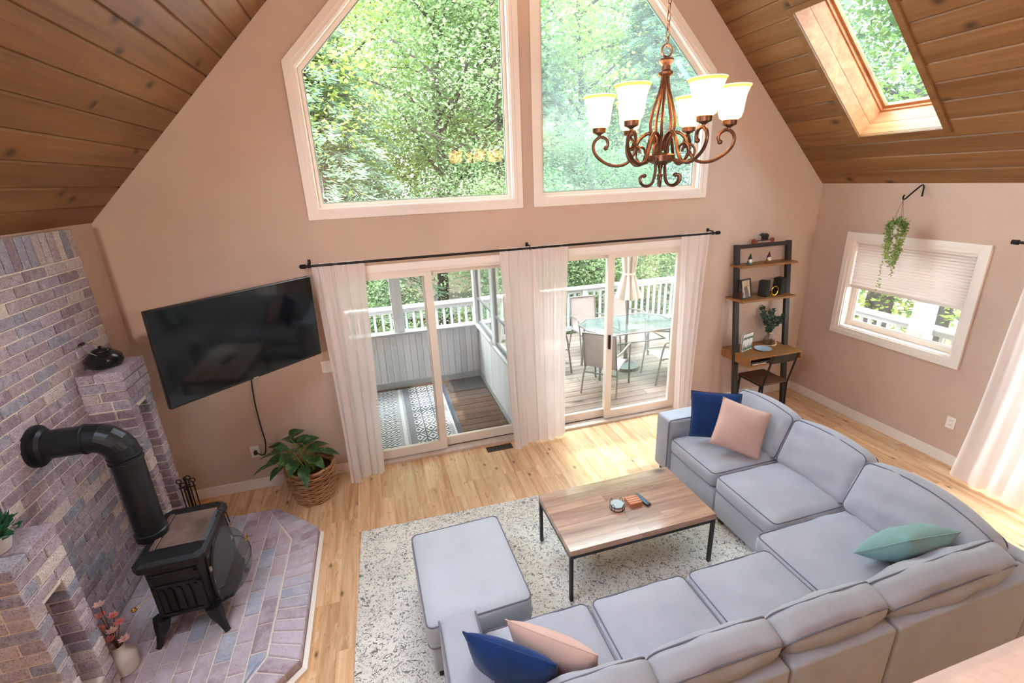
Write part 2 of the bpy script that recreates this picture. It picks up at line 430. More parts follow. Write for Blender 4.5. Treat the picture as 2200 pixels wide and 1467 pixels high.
def plate(outer, holes, t0, t1, axis):
    """thick plate with holes; polys in the two other axes (X: (y,z), Y: (x,z))"""
    P = lambda u, v, t: {'Y': Vector((u, t, v)), 'X': Vector((t, u, v)), 'Z': Vector((u, v, t))}[axis]
    bm = bmesh.new()
    for t in (t0, t1):
        es = []
        for poly in [outer] + holes:
            vs = [bm.verts.new(P(u, v, t)) for u, v in poly]
            es += [bm.edges.new((vs[i], vs[(i + 1) % len(vs)])) for i in range(len(vs))]
        bmesh.ops.triangle_fill(bm, use_beauty=True, use_dissolve=False, edges=es)
    mb = MB(); mb.bm(bm)
    for poly in [outer] + holes:
        n = len(poly)
        for i in range(n):
            a, b = poly[i], poly[(i + 1) % n]
            mb.add([P(*a, t0), P(*b, t0), P(*b, t1), P(*a, t1)], [(0, 1, 2, 3)])
    return mb

def inset(poly, d):
    """inset a convex polygon (any winding)"""
    n = len(poly); area = sum(poly[i][0] * poly[(i + 1) % n][1] - poly[(i + 1) % n][0] * poly[i][1] for i in range(n))
    sg = 1 if area > 0 else -1; L = []
    for i in range(n):
        a, b = poly[i], poly[(i + 1) % n]; dx, dy = b[0] - a[0], b[1] - a[1]; ln = math.hypot(dx, dy)
        nx, ny = -dy / ln * sg, dx / ln * sg
        L.append((a[0] + nx * d, a[1] + ny * d, dx, dy))
    out = []
    for i in range(n):
        x1, y1, dx1, dy1 = L[i - 1]; x2, y2, dx2, dy2 = L[i]
        den = dx1 * dy2 - dy1 * dx2; t = ((x2 - x1) * dy2 - (y2 - y1) * dx2) / den
        out.append((x1 + dx1 * t, y1 + dy1 * t))
    return out

def frame_ring(mb, o, i, t0, t1, axis):
    """mitred ring between polygons o and i"""
    P = lambda u, v, t: {'Y': (u, t, v), 'X': (t, u, v)}[axis]
    n = len(o)
    for k in range(n):
        l = (k + 1) % n
        vs = [P(*o[k], t0), P(*o[l], t0), P(*i[l], t0), P(*i[k], t0), P(*o[k], t1), P(*o[l], t1), P(*i[l], t1), P(*i[k], t1)]
        mb.add(vs, [(0, 1, 2, 3), (7, 6, 5, 4), (0, 4, 5, 1), (2, 6, 7, 3), (1, 5, 6, 2), (3, 7, 4, 0)])
    return mb

# openings
W1 = [(-0.514, 2.547), (1.442, 2.547), (1.442, 3.769 + 1.956), (-0.514, 3.769)]
W2 = [(1.553, 2.547), (3.522, 2.547), (3.522, 3.769), (1.553, 3.769 + 1.969)]
W1i, W2i = inset(W1, 0.085), inset(W2, 0.085)
D1 = [(-0.46, 0.0), (1.37, 0.0), (1.37, 2.045), (-0.46, 2.045)]
D2 = [(1.53, 0.0), (3.37, 0.0), (3.37, 2.045), (1.53, 2.045)]
gable = [(XL, -0.12), (XR, -0.12), (XR, HK), (XM, ZR), (XL, HK)]
D1h = [(x, max(z, 0.0)) for x, z in D1]; D2h = list(D2)
wb = plate(gable, [W1i, W2i, D1h, D2h], 0.0, WT, 'Y').build('wall_back', WALL)
tag(wb, 'tan gable wall with two large angled windows and two patio doors', kind='structure')
RW = [(-0.44, 0.95), (-1.783, 0.95), (-1.783, 2.11), (-0.44, 2.11)]
RWi = inset(RW, 0.085)
D3 = [(-2.20, 0.0), (-4.05, 0.0), (-4.05, 2.045), (-2.20, 2.045)]
wr = plate([(WT, -0.12), (YR, -0.12), (YR, HK + 0.05), (WT, HK + 0.05)], [RWi, D3], XR, XR + WT, 'X').build('wall_right', WALL)
tag(wr, 'tan side wall with the shaded window', kind='structure')
wl = MB().box((XL - WT, WT, -0.12), (XL, YR, HK + 0.05)).build('wall_left', WALL)
tag(wl, 'tan side wall behind the brick chimney breast', kind='structure')
wrr = plate([(XL, -0.12), (XR, -0.12), (XR, HK), (XM, ZR), (XL, HK)], [], YR - WT, YR, 'Y').build('wall_rear', WALL)
tag(wrr, 'rear gable wall behind the loft', kind='structure')
# loft edge at the lower right of the picture and loft floor behind the camera
le = MB().rbox((0.16, -4.405, 2.16), (XR, -4.56, 2.45), 0.012, 3).build('trim_1', plain('loft_cap_plaster', lin(206, 176, 158), 0.85, var=0.05, scale=12, bump=0.3, bscale=60), smooth=True)
tag(le, 'tan plaster loft edge close to the camera at lower right', kind='structure')
lf = MB().box((XL, -4.62, 2.16), (XR, YR, 2.40)).build('floor_loft', plain('loft_carpet', lin(128, 104, 84), 0.95, bump=0.3)); tag(lf, 'loft floor behind the camera', kind='structure')

# floor: strips laid along Y
floor = struct('floor', 'honey maple strip floor')
MB().box((XL, 0.0, -0.12), (XR, YR, -0.012)).build('subfloor', FLOORW, floor)
fw = (XR - XL) / 66
pl_mesh = {}
def plank_mesh(w_, l_, h_, c, mat):
    k = (round(w_, 4), round(l_, 3), mat.name)
    if k not in pl_mesh:
        pl_mesh[k] = MB().cbox((-w_ / 2, -l_ / 2, -h_), (w_ / 2, l_ / 2, 0), c).mesh('plank', mat)
    return pl_mesh[k]
rf = random.Random(3); cnt = 0
for i in range(66):
    x = XL + (i + 0.5) * fw; y = 0.0; first = True
    while y > -3.98:
        L = rf.choice([0.6, 0.8, 1.0]) if first else rf.choice([0.9, 1.1, 1.3]); first = False
        if y - L < -3.98 or cnt > 295: L = y + 4.0
        place('floor_strip', plank_mesh(fw - 0.0007, round(L, 3) - 0.0007, 0.012, 0.0004, FLOORW), floor, (x, y - L / 2, 0)); y -= L; cnt += 1
for i in range(8):
    wv = (XR - XL) / 8
    place('floor_strip', plank_mesh(wv - 0.001, 4.49, 0.012, 0.0006, FLOORW), floor, (XL + (i + 0.5) * wv, -6.25, 0))

# ceilings
r2 = math.sqrt(0.5)
def PR(s, n, y): return Vector((XR - s * r2 + n * r2, y, HK + s * r2 + n * r2))
def PLf(s, n, y): return Vector((XL + s * r2 - n * r2, y, HK + s * r2 + n * r2))
SL = (XR - XL) / 2 / r2
sk_s0, sk_s1, sk_y0, sk_y1 = 0.655, 2.05, -0.73, -1.47
def slopebox(mb, P, s0, s1, n0, n1, y0, y1):
    vs = [P(s, n, y) for n in (n0, n1) for s, y in ((s0, y0), (s1, y0), (s1, y1), (s0, y1))]
    mb.add(vs, [(0, 1, 2, 3), (7, 6, 5, 4), (0, 4, 5, 1), (1, 5, 6, 2), (2, 6, 7, 3), (3, 7, 4, 0)]); return mb
def plank_slope(mb, P, s0, s1, y0, y1):
    """board with V-grooved lower edges"""
    e = 0.010; prof = [(s0, 0.018), (s0, e), (s0 + e, 0), (s1 - e, 0), (s1, e), (s1, 0.018)]
    n = len(prof)
    mb.add([P(s, k, y0) for s, k in prof] + [P(s, k, y1) for s, k in prof],
           [list(range(n)), list(range(n, 2 * n))[::-1]] + [[i, (i + 1) % n, n + (i + 1) % n, n + i] for i in range(n)])
def cut_y(a, b, gaps):
    """parts of the run a > y > b left after removing the gaps"""
    out = [(a, b)]
    for g0, g1 in gaps:
        nxt = []
        for p_, q_ in out:
            if p_ > g0: nxt.append((p_, max(q_, g0)))
            if q_ < g1: nxt.append((min(p_, g1), q_))
        out = [(p_, q_) for p_, q_ in nxt if p_ - q_ > 0.02]
    return out
cr_ = struct('ceiling_right', 'sloped pine board ceiling with the skylight')
cl_ = struct('ceiling_left', 'sloped pine board ceiling above the brick chimney breast')
rc = random.Random(11)
npl = 28; pw = SL / npl; BG = (-2.45, -4.30); bs1 = sk_s1
for P, par, side in ((PR, cr_, 1), (PLf, cl_, 0)):
    for i in range(npl):
        s0, s1 = i * pw + 0.0008, (i + 1) * pw - 0.0008
        segs = []; y = 0.0
        cuts = [-rc.uniform(0.9, 3.2)] if rc.random() < 0.75 else []
        cuts.append(-rc.uniform(3.6, 5.0)); ys = [0.0] + sorted(cuts, reverse=True) + [YR]
        for a, b in zip(ys[:-1], ys[1:]):
            if b > a - 0.05: continue
            gaps = []       # keep the skylight shafts clear
            if side and s1 > sk_s0 and s0 < sk_s1: gaps.append((sk_y0, sk_y1))
            if not side and s1 > sk_s0 and s0 < bs1: gaps.append(BG)
            segs += cut_y(a, b, gaps)
        for a, b in segs:
            if a - b < 0.02: continue
            ss0, ss1 = s0, s1
            mb = MB(); plank_slope(mb, P, ss0, ss1, a - 0.0005, b + 0.0005); c = P((ss0 + ss1) / 2, 0, (a + b) / 2)
            mb.build('ceiling_board', CEILW, par, at=c)
        if side and s0 < sk_s0 < s1:
            mb = MB(); plank_slope(mb, P, s0, sk_s0, sk_y0, sk_y1); mb.build('ceiling_board', CEILW, par, at=P(s0, 0, -1.1))
        if side and s0 < sk_s1 < s1:
            mb = MB(); plank_slope(mb, P, sk_s1, s1, sk_y0, sk_y1); mb.build('ceiling_board', CEILW, par, at=P(s1, 0, -1.1))
ROOF = plain('roof_deck', lin(96, 82, 70), 0.9)
for P, par, g1_, g2_ in ((PR, cr_, [(sk_y0 + 0.03, sk_y1 - 0.03)], []), (PLf, cl_, [BG], [])):
    mb = MB(); slopebox(mb, P, -0.25, sk_s0 - 0.03, 0.018, 0.30, 0.4, YR - 0.2); slopebox(mb, P, sk_s1 + 0.03, SL + 0.1, 0.018, 0.30, 0.4, YR - 0.2)
    for a, b in cut_y(0.4, YR - 0.2, g1_): slopebox(mb, P, sk_s0 - 0.03, sk_s1 + 0.03, 0.018, 0.30, a, b)
    mb.build('roof_deck', ROOF, par)
for nm, P, lab in (('added_skylight', PLf, 'added unseen diffusing skylight in the left slope for more daylight'),):  # unseen skylight added so top light reaches sofa, floor and back wall
    s_ = struct(nm, lab)
    for a in ((sk_s0 - 0.02, sk_s0, 0, 0.33, -2.45, -4.30), (bs1, bs1 + 0.02, 0, 0.33, -2.45, -4.30), (sk_s0, bs1, 0, 0.33, -2.43, -2.45), (sk_s0, bs1, 0, 0.33, -4.30, -4.32)):
        mb = MB(); slopebox(mb, P, *a); mb.build('shaft_board', SKYW, s_)
    mb = MB(); slopebox(mb, P, sk_s0, bs1, 0.325, 0.33, -2.45, -4.30); mb.build('pane', FROSTSKY, s_)

# skylight
sk = struct('window_4', 'wood-lined skylight in the right ceiling slope')
D_ = 0.34
def lining(s0, s1, n0, n1, y0, y1, nm='shaft_board'):
    mb = MB(); slopebox(mb, PR, s0, s1, n0, n1, y0, y1); mb.build(nm, SKYW, sk, at=PR((s0 + s1) / 2, (n0 + n1) / 2, (y0 + y1) / 2))
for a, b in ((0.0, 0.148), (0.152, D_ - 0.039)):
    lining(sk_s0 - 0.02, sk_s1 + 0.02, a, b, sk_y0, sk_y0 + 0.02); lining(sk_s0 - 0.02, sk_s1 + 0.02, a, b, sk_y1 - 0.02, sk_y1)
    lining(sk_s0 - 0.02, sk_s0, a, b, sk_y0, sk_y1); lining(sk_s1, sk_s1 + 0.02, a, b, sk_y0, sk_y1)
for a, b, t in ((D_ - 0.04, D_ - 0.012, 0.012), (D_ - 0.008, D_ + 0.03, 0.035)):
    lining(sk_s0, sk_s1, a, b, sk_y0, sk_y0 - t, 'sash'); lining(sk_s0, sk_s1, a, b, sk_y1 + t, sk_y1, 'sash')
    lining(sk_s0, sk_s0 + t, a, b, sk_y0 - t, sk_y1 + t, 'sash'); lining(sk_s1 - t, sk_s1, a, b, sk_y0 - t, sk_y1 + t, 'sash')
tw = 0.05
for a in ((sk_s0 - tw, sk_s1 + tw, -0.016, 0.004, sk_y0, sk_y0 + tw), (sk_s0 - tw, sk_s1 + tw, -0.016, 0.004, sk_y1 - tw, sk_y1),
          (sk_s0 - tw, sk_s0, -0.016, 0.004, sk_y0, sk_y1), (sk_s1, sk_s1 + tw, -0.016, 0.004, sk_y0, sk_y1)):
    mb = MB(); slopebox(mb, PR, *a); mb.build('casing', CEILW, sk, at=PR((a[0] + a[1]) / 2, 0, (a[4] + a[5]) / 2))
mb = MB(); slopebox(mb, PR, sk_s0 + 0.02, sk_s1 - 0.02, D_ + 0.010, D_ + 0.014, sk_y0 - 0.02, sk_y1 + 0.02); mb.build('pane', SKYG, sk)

# gable windows
GASKET = plain('grey_green_gasket', lin(150, 170, 160), 0.5)
for nm, O, I, gm, lab in (('window_1', W1, W1i, GLASS, 'left gable window with angled top and white casing'), ('window_2', W2, W2i, HAZY, 'right gable window with fogged glass and white casing')):
    s_ = struct(nm, lab)
    frame_ring(MB(), O, inset(O, 0.05), -0.022, 0.0, 'Y').build('casing', TRIM, s_)
    frame_ring(MB(), inset(O, 0.05), I, -0.014, 0.0, 'Y').build('casing_step', TRIM, s_)
    frame_ring(MB(), I, inset(I, 0.012), 0.0, 0.10, 'Y').build('jamb', TRIM, s_)
    i2 = inset(I, 0.012)
    frame_ring(MB(), i2, inset(i2, 0.032), 0.06, 0.10, 'Y').build('sash', TRIM2, s_)
    i3 = inset(i2, 0.032)
    frame_ring(MB(), i3, inset(i3, 0.008), 0.07, 0.085, 'Y').build('gasket', GASKET, s_)
    g = MB(); g.prism(inset(i3, 0.004), 0.076, 0.080, 'Y'); g.build('pane', gm, s_)

# side window with shade
w3 = struct('window_3', 'white cased side window half covered by a pleated shade')
frame_ring(MB(), RW, inset(RW, 0.05), XR - 0.024, XR, 'X').build('casing', TRIM, w3)
frame_ring(MB(), inset(RW, 0.05), RWi, XR - 0.014, XR, 'X').build('casing_step', TRIM, w3)
frame_ring(MB(), RWi, inset(RWi, 0.012), XR, XR + WT, 'X').build('jamb', TRIM, w3)
i2 = inset(RWi, 0.012); i3 = inset(i2, 0.055)
frame_ring(MB(), i2, i3, XR + 0.09, XR + 0.13, 'X').build('sash', TRIM2, w3)
frame_ring(MB(), i3, inset(i3, 0.01), XR + 0.10, XR + 0.12, 'X').build('glazing_bead', TRIM, w3)
MB().prism(inset(i3, 0.005), XR + 0.108, XR + 0.112, 'X').build('pane', DOORG, w3)

bl = thing('pleated_shade', 'white pleated shade covering the top of the side window', 'shade', (XR + 0.03, -1.11, 1.50))
SHADE = sheer('pleated_shade_cloth', lin(238, 226, 222), 0.0, 0.13)
ya, yb = -0.545, -1.68
pts = []
for k in range(0, 33): pts.append((XR + 0.035 + (0.011 if k % 2 else -0.003), 1.99 - k * (1.99 - 1.525) / 32))
mb = MB()
for (x1, z1), (x2, z2) in zip(pts[:-1], pts[1:]): mb.add([(x1, ya, z1), (x1, yb, z1), (x2, yb, z2), (x2, ya, z2)], [(0, 1, 2, 3)])
mb.build('pleats', SHADE, bl)
MB().cbox((XR + 0.015, ya, 1.99), (XR + 0.06, yb, 2.025), 0.004).build('head_rail', TRIM, bl)
MB().cbox((XR + 0.020, ya, 1.495), (XR + 0.055, yb, 1.527), 0.004).build('bottom_rail', TRIM, bl)

# sliding doors in the gable wall
def slider(nm, lab, x0, x1, front_left):
    d = struct(nm, lab); xm = (x0 + x1) / 2; zt = 2.045
    mb = MB(); mb.box((x0 - 0.06, -0.02, 0.0), (x0, 0.0, zt + 0.07)).box((x1, -0.02, 0.0), (x1 + 0.06, 0.0, zt + 0.07)); mb.build('casing', TRIM, d)
    MB().box((x0, -0.02, zt), (x1, 0.0, zt + 0.07)).build('head_casing', TRIM, d)
    MB().box((x0, 0.0, 0.0), (x0 + 0.03, WT, zt)).build('jamb', TRIM2, d); MB().box((x1 - 0.03, 0.0, 0.0), (x1, WT, zt)).build('jamb', TRIM2, d)
    MB().box((x0, 0.0, zt - 0.03), (x1, WT, zt)).build('head_jamb', TRIM2, d)
    MB().cbox((x0, -0.03, -0.01), (x1, WT + 0.02, 0.028), 0.004).build('threshold', plain(nm + '_threshold', lin(206, 192, 178), 0.45, 0.2), d)
    MB().box((x0 + 0.03, 0.082, 0.028), (x1 - 0.03, 0.092, 0.034)).build('track', DARK, d)
    for k in (0, 1):
        a, b = (x0 + 0.03, xm + 0.045) if k == 0 else (xm - 0.045, x1 - 0.03)
        front = (k == 0) == front_left
        y0 = 0.028 if front else 0.088
        z0, z1, st = 0.034, zt - 0.03, 0.075; br = 0.10
        pnl = MB().box((a, y0, z0), (a + st, y0 + 0.04, z1)); pnl.box((b - st, y0, z0), (b, y0 + 0.04, z1)); pnl.box((a + st, y0, z1 - 0.05), (b - st, y0 + 0.04, z1)); pnl.box((a + st, y0, z0), (b - st, y0 + 0.04, z0 + br))
        po = pnl.build('sliding_panel' if front else 'fixed_panel', TRIM2, d)
        MB().box((a + st - 0.004, y0 + 0.018, z0 + br - 0.004), (b - st + 0.004, y0 + 0.023, z1 - 0.046)).build('pane', DOORG, po)
        if front:
            hx = (b - 0.03) if k == 0 else (a + 0.03)
            if not front_left: MB().cbox((a + 0.015, y0 - 0.03, 0.93), (a + 0.04, y0, 1.10), 0.006).build('handle', DARK, po)
    return d
slider('door_1', 'left sliding patio door opening to the screened porch', -0.46, 1.37, True)
slider('door_2', 'right sliding patio door opening to the deck', 1.53, 3.37, False)
# side sliding door at the right edge
d3 = struct('door_3', 'side patio door behind the right edge curtain')
mb = MB().box((XR - 0.02, -2.14, 0), (XR, -2.20, 2.115)); mb.box((XR - 0.02, -4.05, 0), (XR, -4.11, 2.115)); mb.box((XR - 0.02, -2.2, 2.045), (XR, -4.05, 2.115)); mb.build('casing', TRIM, d3)
MB().cbox((XR - 0.03, -2.2, -0.01), (XR + WT, -4.05, 0.03), 0.004).build('threshold', TRIM2, d3)
for a, b, x in ((-2.2, -3.16, XR + 0.03), (-3.08, -4.05, XR + 0.09)):
    mb = MB().box((x, a, 0.034), (x + 0.04, a - 0.075, 2.03)); mb.box((x, b + 0.075, 0.034), (x + 0.04, b, 2.03)); mb.box((x, a - 0.075, 1.97), (x + 0.04, b + 0.075, 2.03)); mb.box((x, a - 0.075, 0.034), (x + 0.04, b + 0.075, 0.135))
    po = mb.build('sliding_panel', TRIM2, d3); MB().box((x + 0.018, a - 0.07, 0.13), (x + 0.023, b + 0.07, 1.975)).build('pane', DOORG, po)

# baseboards
def baseb(nm, a, b, lab):
    o = MB().box(a, b); o = o.build(nm, TRIM); tag(o, lab, kind='structure')
baseb('baseboard_back', (-1.99, -0.016, 0), (-0.525, 0.0, 0.105), 'white baseboard below the television')
baseb('baseboard_back_right', (3.44, -0.016, 0), (XR, 0.0, 0.105), 'white baseboard behind the ladder desk')
baseb('baseboard_right', (XR - 0.016, -0.016, 0), (XR, -2.135, 0.105), 'white baseboard under the side window')
baseb('baseboard_left', (XL, 0, 0), (XL + 0.016, -0.48, 0.105), 'white baseboard beside the brick chimney breast')

# unseen fill lamps added behind the camera: recessed under the loft, globes above it
LAMPW = lampglass('added_lamp_glass', (1.0, 0.86, 0.68, 1), 6.0)
for k, x in enumerate((-1.2, 0.6, 2.4, 4.2)):
    t = thing('added_recessed_lamp', ('leftmost', 'second from left', 'third from left', 'rightmost')[k] + ' added round recessed fill lamp under the loft behind the camera', 'lamp', (x, -5.3, 2.16), group='added fill lamps under the loft')
    MB().lathe([(0.10, 0.0), (0.10, -0.012), (0.075, -0.012), (0.07, -0.002)], (x, -5.3, 2.16), 24).build('ring', TRIM, t)
    MB().lathe([(0.072, -0.004), (0.0, -0.006)], (x, -5.3, 2.16), 24).build('lens', LAMPW, t)
    ld = bpy.data.lights.new('added_recessed_light', 'AREA'); ld.shape = 'DISK'; ld.size = 0.14; ld.energy = 3; ld.color = (1.0, 0.72, 0.45)
    lo = bpy.data.objects.new('added_recessed_light', ld); COL.objects.link(lo); lo.parent = t; lo.location = (0, 0, -0.02)
for x, z, lab in ((-1.25, 3.12, 'added white globe fill lamp at the left of the loft behind the camera'), (3.63, 3.70, 'added white globe fill lamp at the right of the loft behind the camera')):  # globes added out of view to brighten the gable wall
    t = thing('added_globe_lamp', lab, 'lamp', (x, -6.5, z), group='added globe fill lamps over the loft')
    MB().lathe([(0.0, -0.11), (0.07, -0.09), (0.11, 0.0), (0.07, 0.09), (0.03, 0.11)], (x, -6.5, z), 24).build('globe', LAMPW, t, smooth='all')
    MB().tube([(x, -6.5, z + 0.11), (x, -6.5, min(HK + x - XL, HK + XR - x) - 0.004)], 0.012, 8).build('stem', BLACKM, t)
    ld = bpy.data.lights.new('added_globe_light', 'POINT'); ld.shadow_soft_size = 0.22; ld.energy = 130 if x < 0 else 75; ld.color = (1.0, 0.90, 0.80)
    lo = bpy.data.objects.new('added_globe_light', ld); COL.objects.link(lo); lo.parent = t; lo.location = (0, 0, -0.18)
# ------------------------------------------------------------------ brick chimney breast
rb = random.Random(21)
BX = -2.0
wf = struct('wall_fireplace', 'whitewashed brick chimney breast on the left wall')
BY0, BY1 = -0.487, -2.56
MB().box((XL, BY0 - 0.004, 0.0), (BX - 0.008, BY1 + 0.004, 2.612)).build('mortar', MORTAR, wf)
bmesh_cache = {}
def brickm(dx, dy, dz, mat=BRICK, c=0.004):
    """chamfered brick, slightly uneven, three variants a size"""
    k = (round(dx, 3), round(dy, 3), round(dz, 3), mat.name, rb.randrange(3))
    if k not in bmesh_cache:
        mb = MB().cbox((-dx / 2, -dy / 2, -dz / 2), (dx / 2, dy / 2, dz / 2), c)
        mb.v = [p + Vector((rb.uniform(-1, 1), rb.uniform(-1, 1), rb.uniform(-1, 1))) * 0.0012 for p in mb.v]
        bmesh_cache[k] = mb.mesh('brick', mat)
    return bmesh_cache[k]
def brick(par, a, b, mat=BRICK, proud=0.0025):
    d = [abs(b[i] - a[i]) for i in range(3)]; c = [(a[i] + b[i]) / 2 for i in range(3)]
    c[0] += rb.uniform(-proud, proud)
    o = place('brick', brickm(*d, mat), par, c); return o
CH = 0.0706; J = 0.010
ztop = 2.413
nc = int(ztop / CH) + 1
for k in range(nc):
    z1 = ztop - k * CH; z0 = z1 - CH + J
    if z0 < 0: break
    hidden_low = z1 < 0.12
    y = BY0
    first = 0.105 if k % 2 else 0.208
    ln = first
    while y > BY1 + 0.02:
        ye = max(y - ln, BY1)
        if y - ye > 0.03 and not hidden_low and not (y < -2.25 and z1 < 1.25): brick(wf, (BX - 0.03, y, z0), (BX, ye + (J if ye > BY1 else 0), z1))
        y = ye; ln = 0.215
y = BY0
while y > BY1:
    brick(wf, (BX - 0.03, y, ztop + J), (BX, y - 0.066, 2.612)); y -= 0.076

def pier(lab, y0, y1, top, nz0, nz1, near):
    x1 = -1.746; t = thing('brick_pier', lab, 'pier', (-1.87, (y0 + y1) / 2, 0.0), group='brick piers beside the stove')
    ny0, ny1 = (y0 + y1) / 2 - 0.072, (y0 + y1) / 2 + 0.072
    # mortar core
    for a, b in (((BX, y0 + 0.006, 0.0), (x1 - 0.16, y1 - 0.006, top - 0.012)), ((x1 - 0.16, y0 + 0.006, 0.0), (x1 - 0.008, ny0 - 0.006, top - 0.012)), ((x1 - 0.16, ny1 + 0.006, 0.0), (x1 - 0.008, y1 - 0.006, top - 0.012)),
                 ((x1 - 0.16, ny0 - 0.006, 0.0), (x1 - 0.008, ny1 + 0.006, nz0 - 0.008)), ((x1 - 0.16, ny0 - 0.006, nz1 + 0.008), (x1 - 0.008, ny1 + 0.006, top - 0.012))):
        MB().box(a, b).build('mortar', MORTAR, t)
    n = int((top - 0.1) / CH)
    for k in range(n):
        z1 = top - k * CH; z0 = z1 - CH + J; oh = 0.010 if (k < 3 and not near) else 0.0
        X1 = x1 + oh; Y0, Y1 = y0 - oh, y1 + oh
        mid = (z0 + z1) / 2
        if nz0 < mid < nz1:
            for a, b in ((Y0, ny0), (ny1, Y1)):
                if k % 2: brick(t, (x1 - 0.20, a, z0), (X1, b, z1)); brick(t, (BX, a, z0), (x1 - 0.21, b, z1))
                else: brick(t, (x1 - 0.10, a, z0), (X1, b, z1)); brick(t, (BX, a, z0), (x1 - 0.11, b, z1))
            # niche back
            brick(t, (x1 - 0.185, ny0, z0), (x1 - 0.155, ny1, z1))
        else:
            c = (Y0 + Y1) / 2 + (0.05 if k % 2 else -0.05)
            for a, b in ((Y0, c - J / 2), (c + J / 2, Y1)):
                if k % 2: brick(t, (x1 - 0.10, a, z0), (X1, b, z1)); brick(t, (BX, a, z0), (x1 - 0.11, b, z1))
                else: brick(t, (x1 - 0.15, a, z0), (X1, b, z1)); brick(t, (BX, a, z0), (x1 - 0.16, b, z1))
    return t
pier('tall far brick pier carrying the black kettle', -1.005, -0.68, 1.70, 0.45, 1.39, False)
pier('shorter near brick pier carrying the potted green plant', -2.335, -2.00, 1.26, 0.30, 0.955, True)

# hearth
he = thing('brick_hearth', 'low whitewashed brick hearth under the wood stove', 'hearth', (-1.4, -1.52, 0.0))
HT = 0.10
outer = [(-2.0, -0.50), (-1.13, -0.55), (-0.755, -0.93), (-0.755, -2.17), (-1.13, -2.52), (-2.0, -2.56)]
inner = [(-1.21, -0.55), (-0.955, -1.02), (-0.955, -2.08), (-1.21, -2.52)]
def clip(poly, line):
    """keep the left side of a->b"""
    (ax, ay), (bx, by) = line; out = []
    side = lambda p: (bx - ax) * (p[1] - ay) - (by - ay) * (p[0] - ax)
    for i in range(len(poly)):
        p, q = poly[i], poly[(i + 1) % len(poly)]; sp, sq = side(p), side(q)
        if sp >= 0: out.append(p)
        if sp * sq < 0:
            t = sp / (sp - sq); out.append((p[0] + (q[0] - p[0]) * t, p[1] + (q[1] - p[1]) * t))
    return out
fieldp = [(-2.0, -0.50), (-1.21, -0.545), (-0.962, -1.02), (-0.962, -2.08), (-1.21, -2.525), (-2.0, -2.56)]
MB().prism(inset(outer, 0.008), 0.0, HT - 0.009, 'Z').build('mortar', MORTAR, he)
def paver(poly, h=HT):
    poly = inset(poly, 0.0045); cx = sum(p[0] for p in poly) / len(poly); cy = sum(p[1] for p in poly) / len(poly)
    top = inset(poly, 0.006); n = len(poly); dz = rb.uniform(-0.002, 0.002); z0 = 0.004
    vs = [(x, y, z0) for x, y in poly] + [(x, y, h - 0.006 + dz) for x, y in poly] + [(x, y, h + dz) for x, y in top]
    fs = [list(range(n))[::-1], list(range(2 * n, 3 * n))] + [[i, (i + 1) % n, n + (i + 1) % n, n + i] for i in range(n)] + [[n + i, n + (i + 1) % n, 2 * n + (i + 1) % n, 2 * n + i] for i in range(n)]
    mb = MB(); mb.add(vs, fs); o = mb.build('brick', PAVER)
    o.data.transform(Matrix.Translation((-cx, -cy, 0))); o.parent = he; o.location = Vector((cx, cy, 0)) - OFF[he.name]
rows = 10; rwid = (2.0 - 0.962) / rows
for i in range(rows):
    xa, xb = -2.0 + i * rwid, -2.0 + (i + 1) * rwid
    y = -0.45 - (0.1 if i % 2 else 0.0)
    while y > -2.6:
        q = [(xa, y - 0.212), (xb, y - 0.212), (xb, y), (xa, y)]
        for a, b in zip(fieldp, fieldp[1:] + fieldp[:1]): q = clip(q, (b, a))
        cl = []
        for p in q:
            if not cl or math.hypot(p[0] - cl[-1][0], p[1] - cl[-1][1]) > 0.004: cl.append(p)
        if len(cl) > 2 and math.hypot(cl[0][0] - cl[-1][0], cl[0][1] - cl[-1][1]) < 0.004: cl.pop()
        ar = abs(sum(cl[j][0] * cl[(j + 1) % len(cl)][1] - cl[(j + 1) % len(cl)][0] * cl[j][1] for j in range(len(cl)))) / 2 if len(cl) > 2 else 0
        if ar > 0.0035: paver(cl)
        y -= 0.212
for (a, b), (c, d), n in (((outer[1], outer[2]), (inner[0], inner[1]), 5), ((outer[2], outer[3]), (inner[1], inner[2]), 12), ((outer[3], outer[4]), (inner[2], inner[3]), 5)):
    for k in range(n):
        L = lambda p, q, t: (p[0] + (q[0] - p[0]) * t, p[1] + (q[1] - p[1]) * t)
        q = [L(a, b, k / n), L(a, b, (k + 1) / n), L(c, d, (k + 1) / n), L(c, d, k / n)]
        paver(q[::-1])
ot = inset(outer, -0.028)
mb = MB()
for i in (1, 2, 3):
    a, b, c, d = outer[i], outer[i + 1], ot[i + 1], ot[i]
    mb.add([(a[0], a[1], 0), (b[0], b[1], 0), (c[0], c[1], 0), (d[0], d[1], 0), (a[0], a[1], 0.036), (b[0], b[1], 0.036), (c[0], c[1], 0.022), (d[0], d[1], 0.022)],
           [(0, 3, 2, 1), (4, 5, 6, 7), (0, 1, 5, 4), (2, 3, 7, 6), (1, 2, 6, 5), (3, 0, 4, 7)])
o = mb.build('edge_trim', TRIM, he); o['label'] = 'white wooden edge trim'

